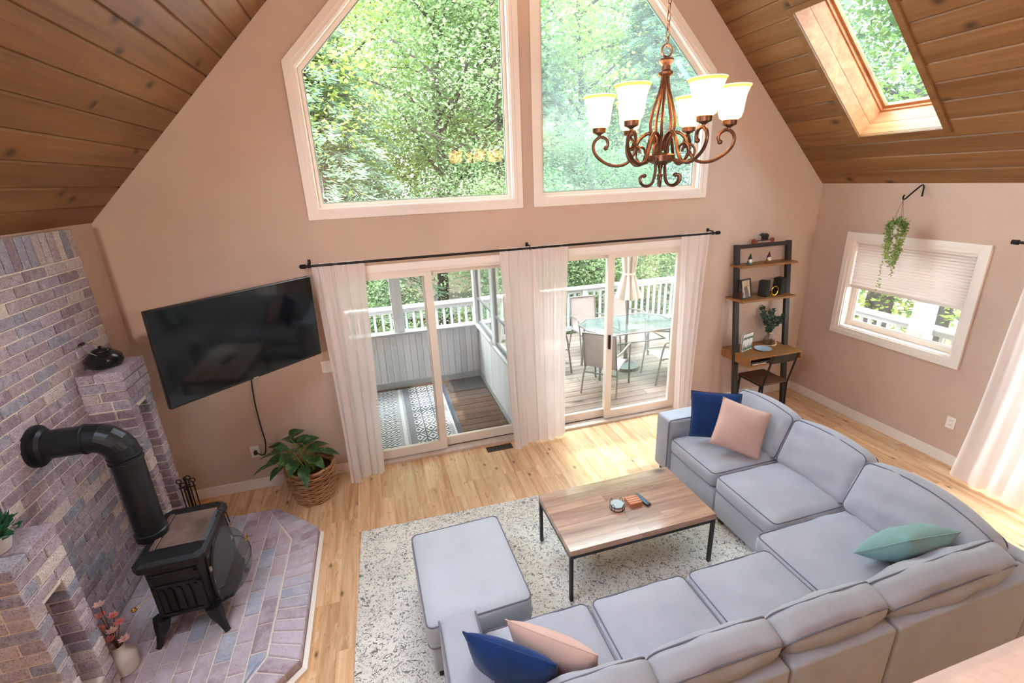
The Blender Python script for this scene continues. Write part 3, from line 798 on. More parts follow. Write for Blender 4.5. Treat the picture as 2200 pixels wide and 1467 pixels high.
# ------------------------------------------------------------------ wood stove
st = thing('wood_stove', 'black cast iron wood stove standing on the brick hearth', 'stove', (-1.43, -1.54, HT))
sx0, sx1, sy0, sy1 = -1.60, -1.27, -1.79, -1.29
def taper(mb, z0, z1, g0, g1, c=0.035):
    """body slice with cut corners, g = growth of the footprint"""
    def oct_(g): 
        a, b, cc, d = sx0 - g, sx1 + g, sy0 - g, sy1 + g
        return [(a + c, cc), (b - c, cc), (b, cc + c), (b, d - c), (b - c, d), (a + c, d), (a, d - c), (a, cc + c)]
    p, q = oct_(g0), oct_(g1); n = 8
    mb.add([(x, y, z0) for x, y in p] + [(x, y, z1) for x, y in q], [list(range(n))[::-1], list(range(n, 2 * n))] + [[i, (i + 1) % n, n + (i + 1) % n, n + i] for i in range(n)])
    return mb
taper(taper(MB(), 0.275, 0.30, -0.03, -0.01), 0.30, 0.66, -0.01, 0.0).build('firebox', IRON, st)
taper(taper(taper(MB(), 0.66, 0.685, 0.004, 0.03), 0.685, 0.725, 0.03, 0.03), 0.725, 0.745, 0.03, 0.008).build('top_slab', IRON, st)
# griddle plate on top
mb = MB(); mb.cbox((-1.53, -1.69, 0.744), (-1.275, -1.36, 0.752), 0.003); mb.build('griddle', STOVETOP, st)
MB().cbox((-1.565, -1.70, 0.744), (-1.535, -1.35, 0.756), 0.003).build('griddle_rail', STOVETOP, st)
MB().bar((-1.268, -1.70, 0.747), (-1.268, -1.40, 0.747), 0.022, 0.012).build('front_rail', plain('worn_steel_edge', lin(104, 118, 132), 0.35, 0.6), st)
# side panel facing the camera: frame, upper slot and ribs
sd = MB().box((-1.57, sy0 - 0.006, 0.33), (-1.545, sy0 + 0.01, 0.63)); sd.box((-1.325, sy0 - 0.006, 0.33), (-1.30, sy0 + 0.01, 0.63)); sd.box((-1.57, sy0 - 0.006, 0.62), (-1.30, sy0 + 0.01, 0.64)); sd.box((-1.57, sy0 - 0.006, 0.54), (-1.30, sy0 + 0.01, 0.552)); sd.box((-1.57, sy0 - 0.006, 0.32), (-1.30, sy0 + 0.01, 0.335))
sd.build('side_frame', IRON, st)
for k in range(5):
    x = -1.525 + k * 0.047
    MB().prism([(x - 0.015, 0.345), (x + 0.015, 0.345), (x + 0.015, 0.49), (x + 0.008, 0.52), (x - 0.008, 0.52), (x - 0.015, 0.49)], sy0 - 0.005, sy0 + 0.008, 'Y').build('side_rib', IRON, st)
# front (facing the room): arched door frame and bulging spark screen
fy = (sy0 + sy1) / 2
mb = MB(); mb.cbox((sx1 - 0.005, fy - 0.205, 0.315), (sx1 + 0.015, fy + 0.205, 0.645), 0.006); mb.build('door_frame', IRON, st)
for s_ in (-1, 1):
    for z in (0.38, 0.47, 0.56):
        MB().lathe([(0.009, -0.018), (0.009, 0.018)], (sx1 + 0.018, fy + s_ * 0.21, z), 8).build('hinge', plain('steel_hinge', lin(170, 160, 150), 0.3, 0.8), st)
SCREEN = mesh_screen('spark_screen_mesh', 0.62, lin(112, 112, 116))
mb = MB()
def dome(u, v):
    a = 2 * PI * u; r = v; ca, sa = math.cos(a), math.sin(a)
    y = fy - 0.01 + 0.225 * r * ca; z = 0.44 + 0.235 * r * sa
    x = sx1 + 0.02 + 0.16 * (1 - r * r) ** 0.6 + 0.03 * (1 - z / 0.5) * 0
    return (x, y, z)
mb.grid(dome, 36, 10); mb.build('spark_screen', SCREEN, st, smooth='all')
mb = MB(); mb.tube([dome(k / 40, 1.0) for k in range(40)], 0.009, 8, closed=True); mb.build('screen_rim', IRON, st, smooth=True)
mb = MB(); mb.tube([dome(0.02 + 0.02 * 0, 1 - k / 12 * 0.97) for k in range(13)] + [dome(0.52, 0.03 + k / 12 * 0.97) for k in range(13)], 0.004, 6); mb.build('screen_band', IRON, st)
MB().lathe([(0.022, -0.003), (0.026, 0.0), (0.015, 0.004), (0.015, -0.003)], (sx1 + 0.165, fy + 0.05, 0.55), 16, 'X').build('emblem', BRASS, st)
mb = MB(); mb.tube([(-1.262, -1.47, 0.745), (-1.235, -1.47, 0.775), (-1.205, -1.47, 0.74), (-1.20, -1.47, 0.66)], 0.004, 6); mb.tube([(-1.262, -1.43, 0.745), (-1.235, -1.43, 0.775), (-1.205, -1.43, 0.74), (-1.20, -1.43, 0.66)], 0.004, 6); mb.build('wire_hook', BLACKM, st)
# ash lip
MB().prism([(sx1, fy - 0.20), (sx1 + 0.08, fy - 0.16), (sx1 + 0.10, fy), (sx1 + 0.08, fy + 0.16), (sx1, fy + 0.20)], 0.272, 0.298, 'Z').build('ash_lip', IRON, st)
for sx_, sy_ in ((-1, -1), (1, -1), (-1, 1), (1, 1)):
    cx = sx0 + 0.02 if sx_ < 0 else sx1 - 0.02; cy = sy0 + 0.02 if sy_ < 0 else sy1 - 0.02
    mb = MB()
    for (z, w_, dx) in ((0.30, 0.07, 0.0),): pass
    pr = [(0.30, 0.050, 0.0), (0.24, 0.045, 0.010), (0.18, 0.028, 0.026), (HT + 0.006, 0.018, 0.048), (HT, 0.022, 0.050)]
    mb.tube([(cx + sx_ * d, cy + sy_ * d * 0.6, z) for z, r, d in pr], [r for z, r, d in pr], 8); mb.build('leg', IRON, st, smooth=True)
# damper rod at the back
mb = MB(); mb.tube([(-1.61, -1.72, 0.44), (-1.69, -1.78, 0.42)], 0.006, 8); mb.build('damper_rod', plain('nickel', lin(205, 198, 185), 0.3, 0.8), st)
MB().lathe([(0.0, -0.016), (0.013, -0.01), (0.016, 0.0), (0.013, 0.01), (0.0, 0.016)], (-1.695, -1.784, 0.418), 12).build('damper_knob', BRASS, st, smooth='all')

# stove pipe
sp = thing('stove_pipe', 'black elbow stove pipe running into the brick wall', 'stove pipe', (-1.605, -1.525, 0.745))
px, py, pr_ = -1.605, -1.525, 0.083
MB().lathe([(pr_ + 0.008, 0.745), (pr_ + 0.008, 0.79), (pr_, 0.795), (pr_, 1.33)], (px, py, 0), 28).build('riser', PIPE, sp, smooth=True)
mb = MB()
def ring(c, nrm, r, n=28):
    nrm = Vector(nrm).normalized(); u = Vector((0, 1, 0)); v = nrm.cross(u)
    return [Vector(c) + (u * math.cos(2 * PI * k / n) + v * math.sin(2 * PI * k / n)) * r for k in range(n)]
segs = []
cz, rad = 1.345, 0.135
for k, a in enumerate((0, 18, 36, 54, 72, 90)):
    ar = math.radians(a); c = (px - rad + rad * math.cos(ar), py, cz + rad * math.sin(ar)); segs.append(ring(c, (-math.sin(ar), 0, math.cos(ar)), pr_ + 0.003))
for i in range(len(segs) - 1):
    n = 28; mb.add(segs[i] + segs[i + 1], [[k, (k + 1) % n, n + (k + 1) % n, n + k] for k in range(n)])
mb.build('elbow', PIPE, sp, smooth=12)
for z in (1.30, 1.335): MB().lathe([(pr_ + 0.001, z), (pr_ + 0.008, z + 0.004), (pr_ + 0.008, z + 0.012), (pr_ + 0.001, z + 0.016)], (px, py, 0), 28, cap=False).build('seam_ring', PIPE, sp, smooth=True)
hz = cz + rad
MB().lathe([(pr_, 0.0), (pr_, 0.27)], (px - rad - 0.27, py, hz), 28, 'X').build('horizontal_run', PIPE, sp, smooth=True)
for x in (px - rad - 0.03,): MB().lathe([(pr_, 0.0), (pr_ + 0.007, 0.004), (pr_ + 0.007, 0.014), (pr_, 0.018)], (x, py, hz), 28, 'X', cap=False).build('seam_ring', PIPE, sp, smooth=True)
MB().lathe([(0.085, 0.06), (0.10, 0.045), (0.10, 0.02), (0.122, 0.018), (0.122, 0.0), (0.085, 0.0)], (BX - 0.002, py, hz), 32, 'X', cap=False).build('wall_collar', PIPE, sp, smooth=True)

# kettle on the far pier
ke = thing('kettle', 'black enamel kettle with wire handle on the far brick pier', 'kettle', (-1.885, -0.85, 1.70))
kc = (-1.885, -0.85, 1.702)
KM = plain('black_enamel', lin(24, 24, 26), 0.25, 0.1, var=0.15)
MB().lathe([(0.06, 0.0), (0.092, 0.008), (0.108, 0.04), (0.104, 0.075), (0.075, 0.105), (0.055, 0.116)], kc, 28).build('body', KM, ke, smooth='all')
MB().lathe([(0.057, 0.114), (0.054, 0.125), (0.03, 0.132), (0.012, 0.133), (0.014, 0.148), (0.0, 0.152)], kc, 24).build('lid', KM, ke, smooth='all')
mb = MB(); mb.tube([(kc[0] + 0.03, kc[1] - 0.09, kc[2] + 0.06), (kc[0] + 0.035, kc[1] - 0.13, kc[2] + 0.085), (kc[0] + 0.038, kc[1] - 0.15, kc[2] + 0.115)], [0.026, 0.018, 0.013], 12); mb.build('spout', KM, ke, smooth=True)
WIRE = plain('steel_wire', lin(186, 176, 166), 0.3, 0.9)
hp = [(kc[0] - 0.07 + 0.0, kc[1] + 0.02, kc[2] + 0.10), (kc[0] - 0.12, kc[1] - 0.02, kc[2] + 0.145), (kc[0] - 0.13, kc[1] - 0.06, kc[2] + 0.165), (kc[0] - 0.095, kc[1] - 0.09, kc[2] + 0.15), (kc[0] - 0.03, kc[1] - 0.075, kc[2] + 0.105)]
hp = [(kc[0] + 0.02, kc[1] + 0.075, kc[2] + 0.10), (kc[0] - 0.05, kc[1] + 0.06, kc[2] + 0.155), (kc[0] - 0.095, kc[1] + 0.02, kc[2] + 0.175), (kc[0] - 0.10, kc[1] - 0.02, kc[2] + 0.172), (kc[0] - 0.06, kc[1] - 0.06, kc[2] + 0.14), (kc[0] + 0.01, kc[1] - 0.078, kc[2] + 0.10)]
mb = MB(); mb.tube(hp, 0.0035, 6); mb.build('wire_handle', WIRE, ke)
mb = MB(); mb.tube([hp[2], hp[3]], 0.011, 10); mb.build('grip', KM, ke)

# potted plant on the near pier
def leaf_tuft(rng, c, n, r, size, mat, parent, name='foliage', up=0.4):
    mb = MB()
    for _ in range(n):
        d = Vector((rng.gauss(0, 1), rng.gauss(0, 1), abs(rng.gauss(0, 1)) * up + 0.15)).normalized()
        p = Vector(c) + Vector((d.x * r[0], d.y * r[1], d.z * r[2])) * rng.uniform(0.35, 1.0)
        t = (d + Vector((rng.uniform(-.6, .6), rng.uniform(-.6, .6), rng.uniform(-.3, .8)))).normalized(); s_ = t.orthogonal().normalized() if rng.random() < .5 else t.cross(Vector((0, 0, 1))).normalized()
        L = size * rng.uniform(0.7, 1.3); w_ = L * 0.28; k = t.cross(s_) * L * 0.08
        mb.add([p, p + t * L * .5 + s_ * w_ + k, p + t * L, p + t * L * .5 - s_ * w_ + k], [(0, 1, 2), (0, 2, 3)])
    return mb.build(name, mat, parent, recalc=False)
rp = random.Random(5)
pp = thing('potted_plant', 'small green plant in a pale ribbed pot on the near brick pier', 'plant', (-1.89, -2.17, 1.26))
MB().lathe([(0.05, 0.0), (0.06, 0.004), (0.072, 0.05), (0.076, 0.085), (0.07, 0.085), (0.066, 0.06), (0.0, 0.06)], (-1.89, -2.17, 1.261), 28).build('pot', plain('pale_pot', lin(200, 196, 196), 0.6, bump=0.2, bscale=40), pp, smooth=True)
leaf_tuft(rp, (-1.89, -2.17, 1.33), 320, (0.10, 0.10, 0.11), 0.045, leafy('succulent_leaf', lin(22, 66, 44), lin(66, 128, 92), 0.1, rough=0.35), pp, up=0.9)

# vase with pink stems beside the near pier
va = thing('flower_vase', 'pale stone jug with pink star blooms on the hearth', 'vase', (-1.775, -1.895, HT))
vc = (-1.775, -1.895, HT + 0.002)
MB().lathe([(0.066, 0.0), (0.074, 0.006), (0.077, 0.09), (0.07, 0.118), (0.045, 0.14), (0.036, 0.155), (0.036, 0.185), (0.03, 0.185), (0.03, 0.15), (0.0, 0.148)], vc, 28).build('jug', plain('matt_stoneware', lin(214, 206, 198), 0.7, var=0.04), va, smooth=True)
PET = plain('pink_petal', lin(226, 138, 128), 0.6, var=0.2, scale=30)
PETW = plain('pale_petal', lin(240, 196, 188), 0.6, var=0.15, scale=30)
STEM = plain('brown_stem', lin(96, 70, 54), 0.8)
rv = random.Random(9)
blooms = [(-0.02, 0.03, 0.47), (-0.03, 0.02, 0.40), (-0.035, -0.01, 0.33), (0.015, -0.01, 0.30), (0.05, 0.01, 0.33), (0.0, -0.03, 0.26), (0.055, -0.01, 0.22), (0.03, 0.02, 0.38)]
for k, (bx, by, bz) in enumerate(blooms):
    c = Vector(vc) + Vector((bx, by, bz)); mb = MB()
    mb.tube([Vector(vc) + Vector((0, 0, 0.15)), Vector(vc) + Vector((bx * 0.4, by * 0.4, 0.15 + (bz - 0.15) * 0.5)), c], 0.0025, 5); sm = mb.build('stem', STEM, va)
    mb = MB(); n = 7
    for j in range(n):
        a = 2 * PI * j / n + k; d = Vector((math.cos(a), math.sin(a), 0.55)).normalized(); s_ = d.cross(Vector((0, 0, 1))).normalized(); L = 0.036 + 0.006 * rv.random()
        mb.add([c, c + d * L * .5 + s_ * 0.012, c + d * L, c + d * L * .5 - s_ * 0.012], [(0, 1, 2), (0, 2, 3)])
    for j in range(5):
        a = 2 * PI * j / 5 + k * 1.3; d = Vector((math.cos(a) * .6, math.sin(a) * .6, 1)).normalized(); s_ = d.cross(Vector((1, 0, 0))).normalized()
        mb.add([c, c + d * 0.013 + s_ * 0.007, c + d * 0.026, c + d * 0.013 - s_ * 0.007], [(0, 1, 2), (0, 2, 3)])
    mb.build('bloom', PET if k % 3 else PETW, va, recalc=False)

# fire tools in front of the far pier
ft = thing('fire_tool_set', 'black fire tools standing behind the stove by the far pier', 'fire tools', (-1.66, -0.80, HT))
fc = Vector((-1.66, -0.80, HT))
MB().lathe([(0.08, 0.0), (0.08, 0.012), (0.02, 0.02), (0.008, 0.025), (0.008, 0.58), (0.014, 0.6), (0.0, 0.62)], fc, 16).build('stand', BLACKM, ft)
for k, (dx, dy) in enumerate(((0.05, 0.0), (-0.05, 0.01), (0.0, 0.05), (0.0, -0.05))):
    mb = MB(); mb.tube([fc + Vector((dx, dy, 0.08)), fc + Vector((dx, dy, 0.56))], 0.005, 6); mb.tube([fc + Vector((dx + 0.018 * math.cos(a * .7), dy, 0.575 + 0.018 * math.sin(a * .7))) for a in range(9)], 0.004, 6, closed=True); to = mb.build('tool', BLACKM, ft)
    if k == 1: mb = MB(); mb.lathe([(0.02, 0.06), (0.028, 0.02), (0.03, 0.16), (0.02, 0.2)], fc + Vector((dx, dy, 0)), 10); mb.build('brush', BLACKM, ft)
mb = MB(); mb.tube([fc + Vector((-0.06, 0, 0.52)), fc + Vector((0.06, 0, 0.52))], 0.005, 6); mb.tube([fc + Vector((0, -0.06, 0.52)), fc + Vector((0, 0.06, 0.52))], 0.005, 6); mb.build('hook_bar', BLACKM, ft)

# ------------------------------------------------------------------ television
tv = thing('television', 'black wall-mounted flat television swung out from the gable wall', 'television', (-1.015, -0.705, 1.762))
TVW, TVH = 1.23, 1.23 * 0.572
yaw, tilt = 0.735, 0.049
Rv = Vector((math.cos(yaw), math.sin(yaw), 0)); Nv = Vector((math.sin(yaw), -math.cos(yaw), 0)); Uv = Vector((0, 0, 1)) * math.cos(tilt) + Nv * math.sin(tilt); Fv = Rv.cross(Uv)
if Fv.dot(Nv) < 0: Fv = -Fv
TM = Matrix((Rv, Uv, Fv)).transposed().to_4x4(); TM.translation = Vector((-1.015, -0.705, 1.762))
TVB = plain('tv_bezel', lin(14, 14, 15), 0.35); TVS = NT('tv_screen').set((0.0035, 0.004, 0.0045, 1), 0.07, 0, 0.5).m
MB().cbox((-TVW / 2, -TVH / 2, -0.035), (TVW / 2, TVH / 2, 0.0), 0.006).xf(TM).build('body', TVB, tv)
MB().box((-TVW / 2 + 0.012, -TVH / 2 + 0.02, -0.002), (TVW / 2 - 0.012, TVH / 2 - 0.012, 0.0015)).xf(TM).build('screen', TVS, tv)
MB().box((-0.02, -TVH / 2 + 0.004, -0.002), (0.02, -TVH / 2 + 0.011, 0.002)).xf(TM).build('badge', plain('badge_silver', lin(190, 190, 190), 0.3, 0.8), tv)
MB().cbox((-0.25, -0.2, -0.07), (0.25, 0.2, -0.035), 0.01).xf(TM).build('rear_housing', TVB, tv)
mb = MB(); pA = TM @ Vector((0, 0, -0.07)); mb.bar(pA, (-0.75, -0.30, 1.76), 0.06, 0.05); mb.bar((-0.75, -0.30, 1.76), (-0.95, -0.02, 1.76), 0.06, 0.05); mb.box((-1.08, -0.02, 1.6), (-0.82, 0.0, 1.92)); mb.build('wall_arm', BLACKM, tv)
cb = thing('power_cable', 'black cable hanging from the television to the wall socket', 'cable', (-1.30, -0.04, 0.42))
p0 = TM @ Vector((0.0, -TVH / 2 + 0.01, -0.03))
cpts = [Vector((-1.12, -0.30, 1.42)), Vector((-1.22, -0.08, 1.25)), Vector((-1.247, -0.05, 1.10)), Vector((-1.258, -0.045, 0.90)), Vector((-1.256, -0.04, 0.68)), Vector((-1.252, -0.035, 0.50)), Vector((-1.285, -0.03, 0.375)), Vector((-1.345, -0.025, 0.395))]
def smooth_path(pts, k=8):
    """Catmull-Rom"""
    pts = [Vector(p) for p in pts]; out = []; P_ = [pts[0]] + pts + [pts[-1]]
    for i in range(1, len(P_) - 2):
        a, b, c, d = P_[i - 1:i + 3]
        for j in range(k):
            t = j / k
            out.append(0.5 * ((2 * b) + (c - a) * t + (2 * a - 5 * b + 4 * c - d) * t * t + (3 * b - a - 3 * c + d) * t ** 3))
    return out + [pts[-1]]
MB().tube(smooth_path(cpts), 0.006, 8).build('cord', CABLE, cb, smooth=True)
MB().cbox((-1.375, -0.04, 0.385), (-1.345, -0.006, 0.425), 0.005).build('plug', CABLE, cb)
def outlet(c, nrm, lab):
    t = thing('wall_outlet', lab, 'outlet', c); c = Vector(c); n = Vector(nrm); s_ = Vector((n.y, -n.x, 0)); 
    def bx(w_, h_, d0, d1, dz, mat, nm):
        vs = [c + s_ * i * w_ / 2 + Vector((0, 0, dz + j * h_ / 2)) + n * d for d in (d0, d1) for i, j in ((-1, -1), (1, -1), (1, 1), (-1, 1))]
        MB().add(vs, [(0, 1, 2, 3), (7, 6, 5, 4), (0, 4, 5, 1), (1, 5, 6, 2), (2, 6, 7, 3), (3, 7, 4, 0)]).build(nm, mat, t)
    bx(0.075, 0.118, 0.0, 0.006, 0, PLASTICW, 'cover_plate')
    for dz in (-0.024, 0.024):
        bx(0.034, 0.030, 0.006, 0.0085, dz, PLASTICW, 'socket')
        for q in (-0.007, 0.007):
            cc = s_ * q; vs = [c + cc + s_ * i * 0.0015 + Vector((0, 0, dz + j * 0.005)) + n * d for d in (0.0084, 0.009) for i, j in ((-1, -1), (1, -1), (1, 1), (-1, 1))]
            MB().add(vs, [(0, 1, 2, 3), (7, 6, 5, 4), (0, 4, 5, 1), (1, 5, 6, 2), (2, 6, 7, 3), (3, 7, 4, 0)]).build('slot', DARK, t)
outlet((-1.369, 0.0, 0.406), (0, -1, 0), 'white wall socket below the television with a plug')
outlet((XR, -1.844, 0.418), (-1, 0, 0), 'white wall socket under the side window')
sw = thing('light_switch', 'white double light switch beside the left curtain', 'light switch', (-0.575, 0, 1.18))
MB().cbox((-0.635, -0.007, 1.12), (-0.515, 0.0, 1.24), 0.003).build('cover_plate', PLASTICW, sw)
for x in (-0.602, -0.548): MB().cbox((x - 0.016, -0.012, 1.148), (x + 0.016, -0.006, 1.212), 0.002).build('rocker', PLASTICW, sw)

# ------------------------------------------------------------------ basket plant
bk = thing('basket_plant', 'leafy green houseplant in a woven wicker basket', 'plant', (-0.845, -0.33, 0))
bc = Vector((-0.845, -0.33, 0.002)); WICK = wood('wicker', lin(120, 84, 56), lin(168, 124, 86), lin(196, 156, 116), 'X', 0.7, 5.0, 0.4)
INN = plain('dark_basket_inside', lin(52, 36, 26), 0.9)
nr_ = 15
for k in range(nr_):
    z = 0.012 + k * 0.0245; f = k / (nr_ - 1); r = 0.165 + 0.05 * math.sin(f * PI * 0.5)
    mb = MB(); N = 48
    mb.tube([bc + Vector(((r + 0.006 * math.sin(9 * 2 * PI * j / N + k * PI)) * math.cos(2 * PI * j / N), (r + 0.006 * math.sin(9 * 2 * PI * j / N + k * PI)) * math.sin(2 * PI * j / N), z)) for j in range(N)], 0.0095 if k < nr_ - 1 else 0.013, 6, closed=True)
    mb.build('woven_ring', WICK, bk, smooth=True)
for j in range(18):
    a = 2 * PI * j / 18
    mb = MB(); mb.tube([bc + Vector(((0.165 + 0.05 * math.sin(f * PI * .5)) * math.cos(a), (0.165 + 0.05 * math.sin(f * PI * .5)) * math.sin(a), 0.008 + f * 0.35)) for f in [q / 8 for q in range(9)]], 0.004, 5); mb.build('stake', WICK, bk)
MB().lathe([(0.14, 0.004), (0.15, 0.01), (0.195, 0.29), (0.0, 0.29)], bc, 24).build('liner', INN, bk)
rl = random.Random(4)
def big_leaf(base, d, L, W, droop, mat, parent, roll=0.0):
    """pointed oval leaf with a folded midrib, arching over"""
    d = Vector(d).normalized(); side = d.cross(Vector((0, 0, 1))).normalized(); up = side.cross(d).normalized(); mb = MB()
    side = (side * math.cos(roll) + up * math.sin(roll)).normalized(); up = side.cross(d).normalized()
    prof = [(0, 0.02), (0.12, 0.5), (0.3, 0.92), (0.48, 1.0), (0.66, 0.8), (0.84, 0.42), (1, 0.0)]
    for t, w_ in prof:
        c = Vector(base) + d * L * t - Vector((0, 0, 1)) * droop * L * t * t + up * 0.0
        for s_ in (-1, -0.5, 0, 0.5, 1): mb.v.append(c + side * s_ * w_ * W / 2 + up * (abs(s_) * w_ * W * 0.16))
    for i in range(len(prof) - 1):
        for j in range(4): a = i * 5 + j; mb.f.append([a, a + 1, a + 6, a + 5])
    return mb.build('leaf', mat, parent, smooth='all', recalc=False)
def big_leaf_mat():
    t = NT('dieffenbachia_leaf'); v = t.coord('Object'); n = t.noise(v, 14, 4, 0.6, 0.5); n2 = t.noise(v, 45, 3)
    c = t.ramp(t.math('ADD', t.math('MULTIPLY', n, 0.6), t.math('MULTIPLY', n2, 0.4)), [(0.35, lin(24, 50, 28)), (0.52, lin(46, 82, 44)), (0.68, lin(104, 140, 84))])
    t.set(c, 0.4, 0, 0.4); return t.m
BLM = big_leaf_mat(); ST2 = plain('green_stalk', lin(110, 136, 60), 0.6)
for k in range(26):
    a = k * 2.39996; tier = k / 26; el = 0.15 + 1.0 * (1 - tier)
    r0 = 0.03 + 0.10 * tier; b0 = bc + Vector((math.cos(a) * 0.03, math.sin(a) * 0.03, 0.26))
    b1 = bc + Vector((math.cos(a) * r0 * 1.6 - 0.07, math.sin(a) * r0 * 1.6, 0.42 + 0.16 * (1 - tier) + rl.uniform(-.02, .03)))
    if k in (3, 8, 14): b1 += Vector((-0.10, -0.01, 0.04))
    mb = MB(); mb.tube(smooth_path([b0, (b0 + b1) / 2 + Vector((0, 0, 0.03)), b1], 4), 0.004, 5); mb.build('stalk', ST2, bk)
    big_leaf(b1, (math.cos(a), math.sin(a), el * 0.6 - 0.1), rl.uniform(0.17, 0.22), rl.uniform(0.09, 0.12), rl.uniform(0.25, 0.6), BLM, bk, rl.uniform(-.4, .4))

# floor vent
vt = thing('floor_vent', 'dark metal floor register in front of the middle curtain', 'vent', (1.05, -0.115, 0))
VM = plain('bronze_vent', lin(74, 60, 50), 0.45, 0.6)
frame_v = MB().box((0.905, -0.165, 0.0), (1.195, -0.153, 0.006)); frame_v.box((0.905, -0.077, 0.0), (1.195, -0.065, 0.006)); frame_v.box((0.905, -0.153, 0.0), (0.917, -0.077, 0.006)); frame_v.box((1.183, -0.153, 0.0), (1.195, -0.077, 0.006)); frame_v.build('frame', VM, vt)
MB().box((0.917, -0.153, 0.0), (1.183, -0.077, 0.0015)).build('backing', DARK, vt)
for k in range(18): MB().box((0.922 + k * 0.0147, -0.153, 0.001), (0.929 + k * 0.0147, -0.077, 0.005)).build('slat', VM, vt)
# ------------------------------------------------------------------ curtains
rod = thing('curtain_rod', 'long black curtain rod above both patio doors', 'curtain rod', (1.52, -0.1, 2.165))
RZ, RYY = 2.165, -0.10
MB().tube([(-0.60, RYY, RZ), (3.64, RYY, RZ)], 0.0115, 10).build('rod', BLACKM, rod, smooth=True)
for x, s_ in ((-0.60, -1), (3.64, 1)): MB().lathe([(0.0115, -0.005), (0.02, 0.0), (0.02, 0.03), (0.016, 0.036), (0.02, 0.042), (0.0, 0.055)] if s_ > 0 else [(0.0, -0.055), (0.02, -0.042), (0.016, -0.036), (0.02, -0.03), (0.02, 0.0), (0.0115, 0.005)], (x, RYY, RZ), 16, 'X').build('finial', BLACKM, rod, smooth=True)
for x in (-0.575, 1.47, 3.60):
    mb = MB().box((x - 0.012, -0.012, RZ - 0.03), (x + 0.012, 0.0, RZ + 0.045)); mb.bar((x, 0, RZ + 0.03), (x, RYY, RZ + 0.018), 0.012); mb.tube([(x, RYY + 0.016 * math.cos(a), RZ + 0.016 * math.sin(a)) for a in [q * PI / 6 for q in range(12)]], 0.004, 6, closed=True); mb.build('bracket', BLACKM, rod)

def curtain(lab, top, bot, n, seed, P, zt=2.185, amp=0.026, flare=None, zfloor=0.004):
    """hanging sheer: top/bottom = (start, end) along the rod, about n folds, P maps (along, out, z) to world"""
    rg = random.Random(seed); ph = [rg.uniform(0, 6.28) for _ in range(8)]
    mb = MB(); nu, nv = n * 14, 40
    def fn(u, v):
        x = (top[0] + (top[1] - top[0]) * u) * (1 - v ** 0.8) + (bot[0] + (bot[1] - bot[0]) * u) * v ** 0.8
        w1 = u + 0.035 * math.sin(5.3 * u + ph[0] + 0.6 * v) + 0.02 * math.sin(11 * u + ph[1] - 0.8 * v)
        fold = math.sin(2 * PI * n * 0.55 * w1 + ph[2]) * 0.9 + 0.5 * math.sin(2 * PI * n * 1.05 * w1 + ph[3] + 0.5 * v) * (1 - 0.5 * v)
        gath = 0.35 * math.sin(2 * PI * n * 2.6 * u) * max(0, 1 - v * 5)
        env = 0.55 + 0.45 * math.sin(3.7 * u + ph[4]) ** 2
        am = amp * (0.30 + 0.70 * min(1, v * 3)) * env
        if v < 0.025: am *= 0.3
        d = (fold + gath) * am
        if flare: d -= flare(u) * max(0, (v - 0.5) / 0.5) ** 2
        gx = 0.012 * math.cos(2 * PI * n * 0.55 * w1 + ph[2]) * v
        zb = zfloor + 0.016 * (1 + math.sin(9 * u + ph[5]))
        return P(x + gx, d, zt + (zb - zt) * v)
    mb.grid(fn, nu, nv)
    c = P((bot[0] + bot[1]) / 2, 0, 0)
    o = mb.build('curtain', SHEER, None, smooth='all', recalc=False, at=c)
    tag(o, lab, 'curtain', 'white sheer curtains'); return o
PB = lambda x, d, z: (x, RYY - 0.002 + d, z)
curtain('white sheer curtain left of the left patio door', (-0.555, -0.10), (-0.52, -0.19), 8, 1, PB, flare=lambda u: 0.12 * (1 - u) + 0.05)
curtain('wide white sheer curtain between the two patio doors', (1.155, 1.885), (1.19, 1.84), 12, 2, PB, flare=lambda u: 0.10 * (1 - u) ** 2 + 0.03)
curtain('narrow white sheer curtain right of the right patio door', (3.195, 3.555), (3.27, 3.47), 6, 3, PB, flare=lambda u: 0.02)
rod2 = thing('curtain_rod', 'short black curtain rod end at the right edge of the photo', 'curtain rod', (XR - 0.1, -3.0, 2.19))
MB().tube([(XR - 0.10, -1.99, 2.165), (XR - 0.10, -4.2, 2.165)], 0.0115, 10).build('rod', BLACKM, rod2, smooth=True)
MB().lathe([(0.0115, -0.005), (0.02, 0.0), (0.02, 0.03), (0.016, 0.036), (0.02, 0.042), (0.0, 0.055)], (XR - 0.10, -1.99, 2.165), 16, 'Y').build('finial', BLACKM, rod2, smooth=True)
for y in (-2.03, -4.15): MB().bar((XR, y, 2.18), (XR - 0.10, y, 2.18), 0.014).build('bracket', BLACKM, rod2)
PRt = lambda y, d, z: (XR - 0.10 + d, -y, z)
curtain('white sheer curtain at the right edge over the side door', (2.13, 2.62), (2.06, 2.58), 7, 4, PRt, flare=lambda u: 0.10, amp=0.03)

